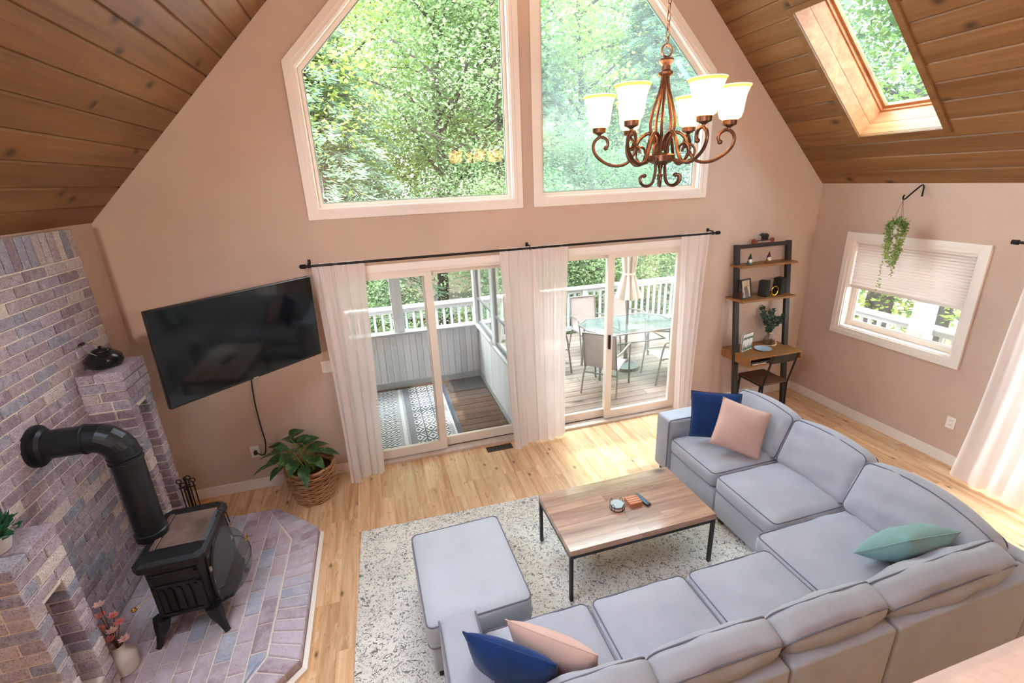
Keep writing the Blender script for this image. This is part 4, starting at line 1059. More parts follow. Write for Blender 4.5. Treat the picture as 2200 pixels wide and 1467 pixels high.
# ------------------------------------------------------------------ rug
def rug_mat():
    t = NT('vintage_floral_rug'); v = t.coord('Object')
    big = t.noise(v, 1.6, 3); n1 = t.noise(v, 8.5, 2, 0.5, 2.6); n2 = t.noise(v, 26, 3, 0.6, 1.6); n3 = t.noise(v, 17, 2, 0.5, 3.2)
    line = t.math('LESS_THAN', t.math('ABSOLUTE', t.math('SUBTRACT', n1, 0.5)), 0.017)
    line2 = t.math('LESS_THAN', t.math('ABSOLUTE', t.math('SUBTRACT', n3, 0.5)), 0.016)
    gate = t.math('GREATER_THAN', n2, 0.47); blot = t.math('GREATER_THAN', n2, 0.635)
    gate2 = t.math('GREATER_THAN', t.noise(v, 5.0, 2), 0.46)
    m_ = t.math('MAXIMUM', t.math('MULTIPLY', t.math('MAXIMUM', line, line2), gate), t.math('MULTIPLY', blot, gate2))
    base = t.ramp(big, [(0.35, lin(218, 211, 202)), (0.65, lin(238, 233, 224))])
    inkc = t.ramp(t.noise(v, 2.3, 2), [(0.4, lin(62, 66, 76)), (0.6, lin(96, 90, 84))])
    c = t.mix(t.math('MULTIPLY', m_, 0.85), base, inkc)
    t.set(c, 0.95, 0, 0.1); t.bump(t.noise(v, 300, 2), 0.3, 0.003); return t.m
rg_ = MB(); rg_.cbox((-1.75, -1.22, 0.0), (1.75, 1.22, 0.009), 0.003)
rug = rg_.build('area_rug', rug_mat(), None, at=None)
rug.location = (1.30, -2.27, 0.001); rug.rotation_euler = (0, 0, math.radians(-1.4))
tag(rug, 'cream and charcoal floral area rug under the sectional and coffee table', 'rug')

# ------------------------------------------------------------------ coffee table
ct = thing('coffee_table', 'plank-top coffee table with thin black metal legs', 'table', (1.57, -1.92, 0.01))
cx0, cx1, cy0, cy1 = 0.995, 2.145, -2.235, -1.60
np_ = 8; dw = (cy1 - cy0) / np_
rt = random.Random(8)
for i in range(np_):
    ya_, yb_ = cy0 + i * dw, cy0 + (i + 1) * dw; xs = [cx0, cx0 + rt.uniform(0.35, 0.8), cx1] if i % 2 else [cx0, cx0 + rt.uniform(0.5, 0.7), cx1]
    for a, b in zip(xs[:-1], xs[1:]): MB().cbox((a, ya_ + 0.0001, 0.405), (b, yb_ - 0.0001, 0.450), 0.0006).build('top_plank', TABW, ct)
GUN = plain('gunmetal_frame', lin(62, 62, 66), 0.4, 0.7)
for a, b in (((cx0, cy0), (cx1, cy0)), ((cx0, cy1), (cx1, cy1)), ((cx0, cy0), (cx0, cy1)), ((cx1, cy0), (cx1, cy1))):
    g = 0.012; p = (a[0] + (g if a[0] == cx0 else -g), a[1] + (g if a[1] == cy0 else -g), 0.393); q = (b[0] + (g if b[0] == cx0 else -g), b[1] + (g if b[1] == cy0 else -g), 0.393)
    MB().bar(p, q, 0.024).build('apron_rail', GUN, ct)
for x in (cx0 + 0.012, cx1 - 0.012):
    for y in (cy0 + 0.012, cy1 - 0.012): MB().box((x - 0.012, y - 0.012, 0.012), (x + 0.012, y + 0.012, 0.405)).build('leg', GUN, ct)
# coasters in a wire holder, slatted wooden box, remote
hc = thing('coaster_holder', 'stack of round grey coasters in a black wire holder', 'coasters', (1.50, -1.94, 0.45)); hcc = Vector((1.50, -1.94, 0.451))
for k in range(4): MB().lathe([(0.048, 0.003 + k * 0.009), (0.05, 0.0045 + k * 0.009), (0.05, 0.0095 + k * 0.009), (0.048, 0.0112 + k * 0.009)], hcc, 28).build('coaster', plain('coaster_grey' if k > 1 else 'coaster_blush', lin(176, 190, 192) if k > 1 else lin(226, 196, 184), 0.6) if k in (0, 3) else (MATS['coaster_blush'] if k < 2 else plain('coaster_dark', lin(100, 96, 96), 0.6)), hc)
for a in (0.5, 2.07, 3.64, 5.21):
    d = Vector((math.cos(a), math.sin(a), 0)); s_ = Vector((-d.y, d.x, 0)); b = hcc + d * 0.054
    mb = MB(); mb.tube([b - s_ * 0.013, b - s_ * 0.013 + Vector((0, 0, 0.045)), b - s_ * 0.008 + Vector((0, 0, 0.055)), b + Vector((0, 0, 0.059)), b + s_ * 0.008 + Vector((0, 0, 0.055)), b + s_ * 0.013 + Vector((0, 0, 0.045)), b + s_ * 0.013], 0.002, 6); mb.build('wire_loop', BLACKM, hc)
mb = MB(); mb.tube([hcc + Vector((0.054 * math.cos(k * PI / 16), 0.054 * math.sin(k * PI / 16), 0.002)) for k in range(32)], 0.002, 6, closed=True); mb.build('base_ring', BLACKM, hc)
cb_ = thing('wooden_coasters', 'square slatted wooden box beside the round coasters', 'box', (1.64, -1.93, 0.45)); COP = wood('copper_wood', lin(150, 86, 56), lin(196, 128, 92), lin(216, 154, 120), 'X', 0.4, 4.0, 0.1)
MB().cbox((1.590, -1.978, 0.451), (1.692, -1.884, 0.478), 0.002).build('body', COP, cb_)
for k in range(4): MB().cbox((1.590, -1.976 + k * 0.0235, 0.478), (1.692, -1.956 + k * 0.0235, 0.484), 0.001).build('slat', COP, cb_)
rm = thing('remote_control', 'slim dark remote control on the coffee table', 'remote', (1.725, -1.93, 0.45))
RM = Matrix.Translation((1.722, -1.93, 0.462)) @ Matrix.Rotation(math.radians(-80), 4, 'Z')
MB().rbox((-0.075, -0.021, -0.010), (0.075, 0.021, 0.006), 0.006).xf(RM).build('body', plain('remote_black', lin(34, 38, 48), 0.35), rm, smooth=True)
RB = plain('remote_key', lin(120, 160, 196), 0.4, var=0.3, scale=200)
for k in range(9):
    for j in (-1, 0, 1): MB().cbox((-0.055 + k * 0.0135 - 0.004, j * 0.011 - 0.0035, 0.006), (-0.055 + k * 0.0135 + 0.004, j * 0.011 + 0.0035, 0.0075), 0.0005).xf(RM).build('key', RB, rm)

# ------------------------------------------------------------------ sofa
def puff(sx, sy, sz, r, bulge, cuts=14, wrinkle=0.0, seed=0, sag=0.0):
    """soft cushion centred at the origin, full size sx, sy, sz"""
    rg = random.Random(seed); ph = [rg.uniform(0, 6.28) for _ in range(4)]
    bm = bmesh.new(); bmesh.ops.create_cube(bm, size=2)
    bmesh.ops.subdivide_edges(bm, edges=bm.edges[:], cuts=cuts, use_grid_fill=True)
    h = Vector((sx / 2, sy / 2, sz / 2))
    for v in bm.verts:
        u = v.co.copy(); p = Vector((u.x * h.x, u.y * h.y, u.z * h.z)); q = Vector([max(-(h[i] - r), min(h[i] - r, p[i])) for i in range(3)]); d = p - q
        if d.length > 1e-6: p = q + d.normalized() * r
        kx, ky, kz = 1 - u.x ** 2, 1 - u.y ** 2, 1 - u.z ** 2
        p.z += (1 if u.z > 0 else -1) * bulge * kx * ky * abs(u.z)
        p.x += (1 if u.x > 0 else -1) * bulge * 0.35 * ky * kz * abs(u.x); p.y += (1 if u.y > 0 else -1) * bulge * 0.35 * kx * kz * abs(u.y)
        if wrinkle and abs(u.z) > 0.5: p.z += wrinkle * (math.sin(u.x * 7 + u.y * 4 + ph[0]) * math.sin(u.y * 5 - u.x * 3 + ph[1])) * kx
        if sag: p.y -= sag * (1 - kx) * max(0, u.y)
        v.co = p
    mb = MB(); mb.bm(bm); return mb
def rim(sx, sy, z, r, off, n=6):
    """rounded rectangle path"""
    pts = []; hx, hy = sx / 2 - off, sy / 2 - off; rr = max(0.005, r - off)
    for cx, cy, a0 in ((hx - rr, hy - rr, 0), (-hx + rr, hy - rr, 90), (-hx + rr, -hy + rr, 180), (hx - rr, -hy + rr, 270)):
        for k in range(n + 1): a = math.radians(a0 + 90 * k / n); pts.append(Vector((cx + rr * math.cos(a), cy + rr * math.sin(a), z)))
    # extra points along the straight runs
    out = []
    for i in range(len(pts)):
        a, b = pts[i], pts[(i + 1) % len(pts)]; out.append(a)
        if (b - a).length > 0.08:
            for k in range(1, 6): out.append(a + (b - a) * k / 6)
    return out
def cushion(nm, par, sx, sy, sz, M, mat, r=0.045, bulge=0.03, wrinkle=0.0, seed=0, pip=PIPING, both=True, sag=0.0):
    o = puff(sx, sy, sz, r, bulge, wrinkle=wrinkle, seed=seed, sag=sag).xf(M).build(nm, mat, par, smooth='all')
    zz = sz / 2 - r * 0.30; of = r * 0.30 - 0.003
    for s_ in ((1, -1) if both else (1,)):
        path = rim(sx, sy, s_ * zz, r * 1.05, of); ob = 0.35 * bulge
        path = [Vector((p.x, p.y, p.z)) for p in path]
        if sag: path = [Vector((p.x, p.y - sag * (2 * p.x / sx) ** 2 * max(0, 2 * p.y / sy), p.z)) for p in path]
        mb = MB(); mb.tube(path, 0.0048, 6, closed=True); mb.xf(M).build('piping', pip, o, smooth=True)
    return o
sf = thing('sectional_sofa', 'grey fabric L-shaped sectional sofa with dark piping', 'sofa', (2.0, -2.6, 0.0))
BZ0, BZ1 = 0.07, 0.30
def base_box(a, b, nm='base', c=0.018): MB().rbox(a, b, c, 3).build(nm, SOFA, sf, smooth=True)
def legs(x0, x1, y0, y1):
    for x in (x0 + 0.06, x1 - 0.06):
        for y in (y0 + 0.06, y1 - 0.06): MB().box((x - 0.025, y - 0.025, 0.011), (x + 0.025, y + 0.025, BZ0 + 0.01)).build('leg', plain_leg, sf)
plain_leg = plain('dark_wood_leg', lin(44, 32, 26), 0.5)
RX0, RX1 = 2.44, 3.42          # right run
NY0, NY1 = -3.42, -2.62        # near run
SZ0, SZ1 = 0.30, 0.455
T = lambda x, y, z: Matrix.Translation((x, y, z))
# right run modules (seat towards -X)
PT, PZ = 0.12, 0.65
UPR = Matrix.Rotation(PI / 2, 4, 'Z') @ Matrix.Rotation(PI / 2, 4, 'X')
UPN = Matrix.Rotation(PI / 2, 4, 'X') @ Matrix.Rotation(PI, 4, 'Y')
for k, (ya_, yb_) in enumerate(((-1.835, -1.215), (-2.475, -1.845))):
    base_box((RX0 + 0.02, ya_, BZ0), (RX1 - PT - 0.005, yb_, BZ1)); legs(RX0 + 0.02, RX1 - 0.02, ya_, yb_)
    base_box((RX1 - PT, ya_, BZ0), (RX1, yb_, PZ), 'back_panel')
    cushion('seat_cushion', sf, 0.78, yb_ - ya_ - 0.006, SZ1 - SZ0, T(RX0 + 0.39, (ya_ + yb_) / 2, (SZ0 + SZ1) / 2 + 0.005), SOFA, seed=k + 1, wrinkle=0.005, bulge=0.042)
    Mb = T(3.185, (ya_ + yb_) / 2, 0.635) @ Matrix.Rotation(math.radians(21), 4, 'Y') @ UPR
    cushion('back_cushion', sf, yb_ - ya_ + 0.02, 0.45, 0.17, Mb, SOFA, r=0.055, bulge=0.035, wrinkle=0.008, seed=k + 5, sag=0.03)
# far arm
base_box((RX0 - 0.01, -1.21, BZ0), (RX1, -0.995, 0.625), 'arm', 0.03); legs(RX0, RX1, -1.21, -1.0)
mb = MB(); mb.tube([(RX0 - 0.012, -1.205, 0.09), (RX0 - 0.012, -1.205, 0.585), (RX0 - 0.008, -1.20, 0.612), (RX0 + 0.01, -1.196, 0.624), (RX1 - 0.02, -1.196, 0.624)], 0.005, 6); mb.build('arm_piping', PIPING, sf, smooth=True)
# corner module
base_box((2.245, NY0 + PT + 0.005, BZ0), (RX1 - PT - 0.005, -2.485, BZ1)); legs(2.26, RX1 - 0.02, NY0 + 0.02, -2.5)
base_box((RX1 - PT, NY0, BZ0), (RX1, -2.485, PZ), 'back_panel'); base_box((2.255, NY0, BZ0), (RX1 - PT - 0.004, NY0 + PT, PZ), 'back_panel')
cushion('seat_cushion', sf, RX1 - PT - 0.03 - 2.245, 0.79, SZ1 - SZ0, T((2.245 + RX1 - PT - 0.03) / 2, -2.488 - 0.395, (SZ0 + SZ1) / 2 + 0.006), SOFA, seed=11, r=0.05, wrinkle=0.006, bulge=0.045)
Mb = T(3.13, -2.885, 0.645) @ Matrix.Rotation(math.radians(17), 4, 'Y') @ Matrix.Rotation(math.radians(4), 4, 'X') @ UPR
cushion('back_cushion', sf, 0.80, 0.47, 0.17, Mb, SOFA, r=0.055, bulge=0.045, wrinkle=0.012, seed=12, sag=0.07)
Mb = T(2.69, -3.245, 0.60) @ Matrix.Rotation(math.radians(24), 4, 'X') @ Matrix.Rotation(math.radians(-3), 4, 'Y') @ UPN
cushion('back_cushion', sf, 0.92, 0.42, 0.17, Mb, SOFA, r=0.055, bulge=0.045, wrinkle=0.012, seed=13, sag=0.03)
# near run modules (seat towards +Y)
for k, (xa, xb) in enumerate(((1.60, 2.235), (0.945, 1.585), (0.285, 0.935))):
    base_box((xa, NY0 + PT + 0.005, BZ0), (xb, NY1 - 0.02, BZ1)); legs(xa, xb, NY0 + 0.02, NY1 - 0.02)
    base_box((xa, NY0, BZ0), (xb, NY0 + PT, PZ), 'back_panel')
    cushion('seat_cushion', sf, xb - xa - 0.006, 0.66, SZ1 - SZ0, T((xa + xb) / 2, NY1 - 0.33, (SZ0 + SZ1) / 2 + 0.005), SOFA, seed=20 + k, wrinkle=0.005, bulge=0.042)
    Mb = T((xa + xb) / 2, -3.25, 0.605) @ Matrix.Rotation(math.radians(20), 4, 'X') @ UPN
    cushion('back_cushion', sf, xb - xa + 0.01, 0.41, 0.16, Mb, SOFA, r=0.05, bulge=0.035, wrinkle=0.008, seed=30 + k, sag=0.025)
base_box((0.07, NY0, BZ0), (0.28, NY1 + 0.0, 0.625), 'arm', 0.03); legs(0.07, 0.28, NY0, NY1)
for x in (0.075, 0.273):
    mb = MB(); mb.tube([(x, NY1 + 0.003, 0.09), (x, NY1 + 0.002, 0.585), (x, NY1 - 0.012, 0.617), (x, NY1 - 0.03, 0.624), (x, NY0 + 0.02, 0.624)], 0.005, 6); mb.build('arm_piping', PIPING, sf, smooth=True)

# ottoman
ot_ = thing('ottoman', 'pale grey upholstered ottoman on the rug beside the near sofa arm', 'ottoman', (0.30, -2.10, 0.011))
OM = T(0.315, -2.105, 0) @ Matrix.Rotation(math.radians(1.5), 4, 'Z')
MB().rbox((-0.30, -0.385, 0.07), (0.30, 0.385, 0.27), 0.018).xf(OM).build('base', OTTO, ot_, smooth=True)
o = puff(0.645, 0.80, 0.185, 0.04, 0.012, seed=3).xf(OM @ T(0, 0, 0.357)).build('cushion', OTTO, ot_, smooth='all')
for z in (0.357 + 0.078, 0.357 - 0.078):
    mb = MB(); mb.tube(rim(0.645, 0.80, z, 0.045, 0.008), 0.0055, 6, closed=True); mb.xf(OM).build('piping', PIPING, o, smooth=True)
for x in (-0.25, 0.25):
    for y in (-0.335, 0.335): MB().box((x - 0.025, y - 0.025, 0.011), (x + 0.025, y + 0.025, 0.08)).xf(OM).build('leg', plain_leg, ot_)

# throw pillows: local X = width, Z = height, Y = thickness
def pillow(lab, M, W, H, T_, mat, seed, pinch=0.05, weld=None):
    rg = random.Random(seed); ph = [rg.uniform(0, 6.28) for _ in range(6)]; N = 22; mb = MB()
    def fn(sg):
        def f(u, v):
            x, z = 2 * u - 1, 2 * v - 1
            e = (1 - abs(x) ** 2.6) * (1 - abs(z) ** 2.6); t_ = sg * T_ / 2 * max(0, e) ** 0.55
            t_ += 0.006 * sg * math.sin(4 * x + ph[0] + 3 * z) * math.sin(3 * z + ph[1]) * e
            px = x * W / 2 * (1 - pinch * (1 - z * z)); pz = z * H / 2 * (1 - pinch * (1 - x * x))
            return M @ Vector((px, t_, pz))
        return f
    mb.grid(fn(1), N, N); mb.grid(fn(-1), N, N)
    c = M @ Vector((0, 0, -H / 2))
    bm = bmesh.new(); vs = [bm.verts.new(p) for p in mb.v]
    for f in mb.f:
        try: bm.faces.new([vs[i] for i in f])
        except ValueError: pass
    bmesh.ops.remove_doubles(bm, verts=bm.verts, dist=0.0005)
    m2 = MB(); m2.bm(bm)
    root = thing('throw_pillow', lab, 'pillow', tuple(c), group='throw pillows on the sectional')
    m2.build('cover', mat, root, smooth='all')
    ed = [fn(1)(k / 24, 0) for k in range(24)] + [fn(1)(1, k / 24) for k in range(24)] + [fn(1)(1 - k / 24, 1) for k in range(24)] + [fn(1)(0, 1 - k / 24) for k in range(24)]
    MB().tube(ed, 0.0035, 5, closed=True).build('seam', mat, root, smooth=True)
    return root
def pose(c, a, b, r): return T(*c) @ Matrix.Rotation(a, 4, 'Z') @ Matrix.Rotation(b, 4, 'X') @ Matrix.Rotation(r, 4, 'Y')
pillow('navy velvet pillow leaning in the far corner of the sectional', pose((2.74, -1.43, 0.742), -0.626, -0.30, -0.03), 0.42, 0.42, 0.11, BLUE, 1)
pillow('blush linen pillow in front of the far navy pillow', pose((2.84, -1.635, 0.70), -0.359, -0.522, 0.366), 0.42, 0.42, 0.13, PINK, 2)
pillow('sage green pillow lying in the corner of the sectional', pose((2.80, -3.04, 0.685), -0.12, 0.68, 0.16), 0.40, 0.38, 0.19, SAGE, 3)
def standing(lab, a, b, z, lean, mat, seed, H=0.42):
    a = Vector(a); b = Vector(b); d = (b - a); ang = math.atan2(d.y, d.x); c = (a + b) / 2
    n = Vector((-math.sin(ang), math.cos(ang), 0))
    cen = Vector((c.x, c.y, z - H / 2 * math.cos(lean))) + n * (H / 2 * math.sin(lean))
    return pillow(lab, T(*cen) @ Matrix.Rotation(ang, 4, 'Z') @ Matrix.Rotation(lean, 4, 'X'), d.length, H, 0.15, mat, seed)
standing('navy velvet pillow standing against the near sofa arm', (0.165, -2.92), (0.52, -3.20), 0.845, 0.25, BLUE, 4)
standing('blush linen pillow standing next to the near navy pillow', (0.375, -2.90), (0.715, -3.20), 0.82, 0.30, PINK, 5)

# ------------------------------------------------------------------ chandelier
ch = thing('chandelier', 'bronze scroll chandelier with six lit amber glass shades', 'chandelier', (XM, -2.215, 2.88))
cc = Vector((XM, -2.215, 0))
def C(r, a, z): return cc + Vector((r * math.cos(a), r * math.sin(a), z))
MB().lathe([(0.0, 2.835), (0.012, 2.84), (0.015, 2.855), (0.05, 2.868), (0.072, 2.876), (0.072, 2.905), (0.06, 2.912), (0.03, 2.915), (0.0, 2.92)], cc, 28).build('hub', BRONZE, ch, smooth=True)
MB().lathe([(0.0, 3.275), (0.024, 3.275), (0.036, 3.285), (0.036, 3.295), (0.022, 3.305), (0.020, 3.325), (0.03, 3.335), (0.038, 3.345), (0.034, 3.355), (0.012, 3.36), (0.0, 3.362)], cc, 24).build('top_cap', BRONZE, ch, smooth=True)
mb = MB(); mb.tube([cc + Vector((0.028 * math.cos(k * PI / 10), 0.0, 3.39 + 0.028 * math.sin(k * PI / 10))) for k in range(20)], 0.0055, 8, closed=True); mb.build('top_ring', BRONZE, ch, smooth=True)
for k in range(5):
    a = k * 2 * PI / 5 + 0.3
    MB().tube(smooth_path([C(0.012, a, 3.285), C(0.022, a, 3.22), C(0.058, a, 3.10), C(0.062, a, 3.04), C(0.038, a, 2.96), C(0.03, a, 2.90)], 6), 0.0075, 8).build('column_rod', BRONZE, ch, smooth=True)
va_az = math.atan2(-4.57 + 2.215, 0 - XM)     # towards the camera
SHG = shadeglass('amber_shade_glass', (0.92, 0.74, 0.46, 1), (1.0, 0.66, 0.30, 1), 0.25)
RIMG = shadeglass('amber_shade_rim', (0.72, 0.46, 0.22, 1), (1.0, 0.55, 0.2, 1), 0.06)
for k in range(6):
    a = va_az + math.radians(-26 + 60 * k)
    R = 0.335
    arm = [C(0.018, a, 2.93), C(0.03, a, 2.985), C(0.07, a, 3.015), (C(0.115, a, 2.985)), C(0.14, a, 2.92), C(0.175, a, 2.875), C(0.225, a, 2.862), C(0.28, a, 2.875), C(0.335, a, 2.915), C(0.355, a, 2.96), C(0.345, a, 2.995), C(0.315, a, 3.012), C(0.285, a, 2.998), C(0.278, a, 2.972), C(0.288, a, 2.958)]
    MB().tube(smooth_path(arm, 6), 0.0085, 8).build('arm', BRONZE, ch, smooth=True)
    MB().lathe([(0.0, -0.012), (0.010, -0.008), (0.013, 0.0), (0.010, 0.008), (0.0, 0.012)], C(0.288, a, 2.955), 10).build('scroll_ball', BRONZE, ch, smooth='all')
    inn = [C(0.07, a + 0.25, 2.885), C(0.12, a + 0.25, 2.868), C(0.165, a + 0.25, 2.885), C(0.18, a + 0.25, 2.925), C(0.155, a + 0.25, 2.955), C(0.12, a + 0.25, 2.945), C(0.112, a + 0.25, 2.92)]
    MB().tube(smooth_path(inn, 5), 0.0065, 8).build('inner_scroll', BRONZE, ch, smooth=True)
    dn = [C(0.028, a + 0.5, 2.87), C(0.03, a + 0.5, 2.81), C(0.045, a + 0.5, 2.765), C(0.08, a + 0.5, 2.752), C(0.112, a + 0.5, 2.77), C(0.115, a + 0.5, 2.80), C(0.095, a + 0.5, 2.808)]
    MB().tube(smooth_path(dn, 5), 0.0075, 8).build('lower_scroll', BRONZE, ch, smooth=True)
    MB().lathe([(0.0, -0.011), (0.009, -0.007), (0.012, 0.0), (0.009, 0.007), (0.0, 0.011)], C(0.093, a + 0.5, 2.806), 10).build('scroll_ball', BRONZE, ch, smooth='all')
    s0 = C(R - 0.01, a, 0)
    MB().lathe([(0.008, 3.005), (0.008, 3.02), (0.016, 3.026), (0.034, 3.034), (0.036, 3.056), (0.03, 3.058), (0.0, 3.058)], s0, 20).build('cup', BRONZE, ch, smooth=True)
    prof = [(0.034, 3.056), (0.050, 3.066), (0.058, 3.09), (0.062, 3.13), (0.068, 3.17), (0.080, 3.200), (0.084, 3.206)]
    sh = MB().lathe(prof + [(r - 0.004, z) for r, z in prof[::-1]], s0, 28, cap=False).build('shade', SHG, ch, smooth='all')
    MB().lathe([(0.0782, 3.196), (0.0855, 3.207), (0.085, 3.2105), (0.079, 3.208)], s0, 28, cap=False).build('shade_rim', RIMG, sh, smooth='all')
    ld = bpy.data.lights.new('bulb_light', 'POINT'); ld.energy = 14.0; ld.color = (1.0, 0.83, 0.63); ld.shadow_soft_size = 0.03
    lo = bpy.data.objects.new('bulb_light', ld); COL.objects.link(lo); lo.parent = ch; lo.location = s0 + Vector((0, 0, 3.15)) - OFF[ch.name]
z = 3.425; k = 0
while z < ZR - 0.05:
    ax = Vector((1, 0, 0)) if k % 2 else Vector((0, 1, 0))
    mb = MB(); mb.tube([cc + ax * (0.008 * math.cos(q * PI / 6)) + Vector((0, 0, z + 0.022 * math.sin(q * PI / 6))) for q in range(12)], 0.0025, 5, closed=True); mb.build('chain_link', BRONZE, ch); z += 0.036; k += 1
MB().lathe([(0.0, ZR - 0.09), (0.05, ZR - 0.08), (0.06, ZR - 0.03)], cc, 20).build('canopy', BRONZE, ch, smooth=True)

# ------------------------------------------------------------------ hanging plant on the side wall
hk = thing('wall_hook', 'black scroll wall hook near the top of the side wall', 'hook', (XR, -1.112, 2.52))
MB().tube(smooth_path([(XR - 0.006, -1.112, 2.50), (XR - 0.006, -1.112, 2.575), (XR - 0.018, -1.112, 2.603), (XR - 0.05, -1.112, 2.60), (XR - 0.15, -1.112, 2.535), (XR - 0.215, -1.112, 2.490), (XR - 0.24, -1.112, 2.488), (XR - 0.248, -1.112, 2.508), (XR - 0.235, -1.112, 2.525)], 6), 0.007, 8).build('hook_arm', BLACKM, hk, smooth=True)
hpn = thing('hanging_plant', 'trailing green vine in a small hanging pot over the side window', 'plant', (XR - 0.238, -1.112, 2.1))
hx, hy = XR - 0.238, -1.112
mb = MB()
for a in (0.4, 2.5, 4.6): mb.tube([(hx, hy, 2.48), (hx + 0.052 * math.cos(a), hy + 0.052 * math.sin(a), 2.255)], 0.0016, 5)
mb.build('cord', plain('jute_cord', lin(110, 88, 66), 0.9), hpn)
MB().lathe([(0.035, 2.165), (0.042, 2.17), (0.055, 2.25), (0.05, 2.25), (0.045, 2.235), (0.0, 2.235)], (hx, hy, 0), 20).build('pot', plain('white_pot', lin(226, 222, 216), 0.5), hpn, smooth=True)
VINE = leafy('vine_leaf', lin(84, 118, 50), lin(176, 196, 116), 0.3); rv2 = random.Random(14)
leaf_tuft(rv2, (hx, hy, 2.25), 110, (0.075, 0.075, 0.06), 0.032, VINE, hpn, up=0.8)
for k in range(15):
    a = k * 2 * PI / 15 + rv2.uniform(-.2, .2); L = rv2.choice([0.16, 0.22, 0.3, 0.36]); 
    if k == 6: L = 0.60
    if k == 11: L = 0.44
    r = rv2.uniform(0.05, 0.075); pth = [Vector((hx + math.cos(a) * 0.05, hy + math.sin(a) * 0.05, 2.25)), Vector((hx + math.cos(a) * r * 1.2, hy + math.sin(a) * r * 1.2, 2.23)), Vector((hx + math.cos(a) * r, hy + math.sin(a) * r, 2.2 - L * 0.5)), Vector((hx + math.cos(a) * r * 0.8, hy + math.sin(a) * r * 0.8, 2.22 - L))]
    pth = smooth_path(pth, 8); mb = MB(); mb.tube(pth, 0.0014, 4)
    for p in pth[3:]:
        for q in range(3):
            d = Vector((rv2.uniform(-1, 1), rv2.uniform(-1, 1), rv2.uniform(-.6, .5))).normalized(); s_ = d.orthogonal().normalized(); l_ = rv2.uniform(0.018, 0.03); w_ = l_ * 0.36; p2 = p + Vector((rv2.uniform(-.008, .008), rv2.uniform(-.008, .008), rv2.uniform(-.02, .02)))
            mb.add([p2, p2 + d * l_ * .5 + s_ * w_, p2 + d * l_, p2 + d * l_ * .5 - s_ * w_], [(0, 1, 2), (0, 2, 3)])
    mb.build('trailing_vine', VINE, hpn, recalc=False)

# ------------------------------------------------------------------ ladder desk
ld_ = thing('ladder_desk', 'leaning ladder desk with black frame and oak shelves', 'desk', (4.35, -0.2, 0))
CHAR = plain('charcoal_wood_frame', lin(46, 42, 42), 0.6, var=0.15, scale=30)
def Yp(z): return -0.315 + 0.135 * z
lx, rx = 3.985, 4.715
for x in (lx, rx):
    mb = MB(); n_ = 0.055
    vs = [(x + i * 0.03, Yp(z) + j, z) for z in (0.0, 2.0) for i, j in ((-1, -0.02), (1, -0.02), (1, 0.02), (-1, 0.02))]
    mb.add(vs, [(3, 2, 1, 0), (4, 5, 6, 7), (0, 1, 5, 4), (1, 2, 6, 5), (2, 3, 7, 6), (3, 0, 4, 7)]); mb.build('post', CHAR, ld_)
MB().box((lx + 0.03, Yp(1.98) - 0.02, 1.955), (rx - 0.03, Yp(1.98) + 0.02, 1.995)).build('top_bar', CHAR, ld_)
MB().cbox((3.945, -0.205, 1.755), (4.735, -0.012, 1.778), 0.002).build('shelf', DESKW, ld_)
MB().cbox((3.935, -0.29, 1.370), (4.695, -0.012, 1.394), 0.002).build('shelf', DESKW, ld_)
dz0, dz1 = 0.645, 0.755; dx0, dx1, dy0, dy1 = 3.965, 4.72, -0.475, -0.012
MB().cbox((dx0, dy0, dz1 - 0.018), (dx1, dy1, dz1), 0.002).build('desk_top', DESKW, ld_)
MB().cbox((dx0, dy0, dz0), (dx1, dy1, dz0 + 0.018), 0.002).build('desk_bottom', DESKW, ld_)
for x in (dx0, dx1 - 0.018): MB().box((x, dy0, dz0 + 0.018), (x + 0.018, dy1, dz1 - 0.018)).build('desk_side', DESKW, ld_)
MB().box((dx0 + 0.018, dy1 - 0.15, dz0 + 0.018), (dx1 - 0.018, dy1 - 0.14, dz1 - 0.018)).build('desk_back', DARK, ld_)
# papers inside the desk
pa = thing('paper_stack', 'papers and dark folder inside the open desk compartment', 'papers', (4.15, -0.40, dz0 + 0.018))
MB().box((4.03, -0.46, dz0 + 0.0185), (4.22, -0.28, dz0 + 0.03)).build('paper', PLASTICW, pa); MB().box((4.0, -0.455, dz0 + 0.03), (4.30, -0.26, dz0 + 0.05)).build('folder', plain('dark_folder', lin(58, 46, 52), 0.6), pa)
pa2 = MB().box((4.54, -0.465, dz0 + 0.0185), (4.66, -0.30, dz0 + 0.034)).build('notebook', PLASTICW, at=(4.6, -0.38, dz0 + 0.0185)); tag(pa2, 'white notebook at the right end of the desk compartment', 'notebook')
# sign with bear
sg = thing('bear_sign', 'small wooden canoe sign with a black bear on the top bar', 'sign', (4.33, -0.05, 1.996))
SW = wood('red_brown_wood', lin(84, 40, 26), lin(124, 62, 40), lin(150, 84, 56), 'X', 0.6, 2.0, 0.1)
sy_ = -0.068
MB().box((4.215, sy_, 1.998), (4.445, sy_ + 0.018, 2.033)).build('plank', SW, sg)
for x in (4.20, 4.46): MB().lathe([(0.0, -0.012), (0.026, -0.010), (0.030, 0.0), (0.026, 0.010), (0.0, 0.012)], (x, sy_ + 0.01, 2.026), 18, 'Y').build('log_end', SW, sg, smooth=True)
MB().box((4.243, sy_ - 0.002, 2.003), (4.424, sy_, 2.029)).build('panel', plain('sign_dark_panel', lin(52, 34, 26), 0.6), sg)
fc_ = bpy.data.curves.new('lettering', 'FONT'); fc_.body = 'GONE CANOEING'; fc_.size = 0.0215; fc_.extrude = 0.0006; fc_.align_x = 'CENTER'; fc_.align_y = 'CENTER'
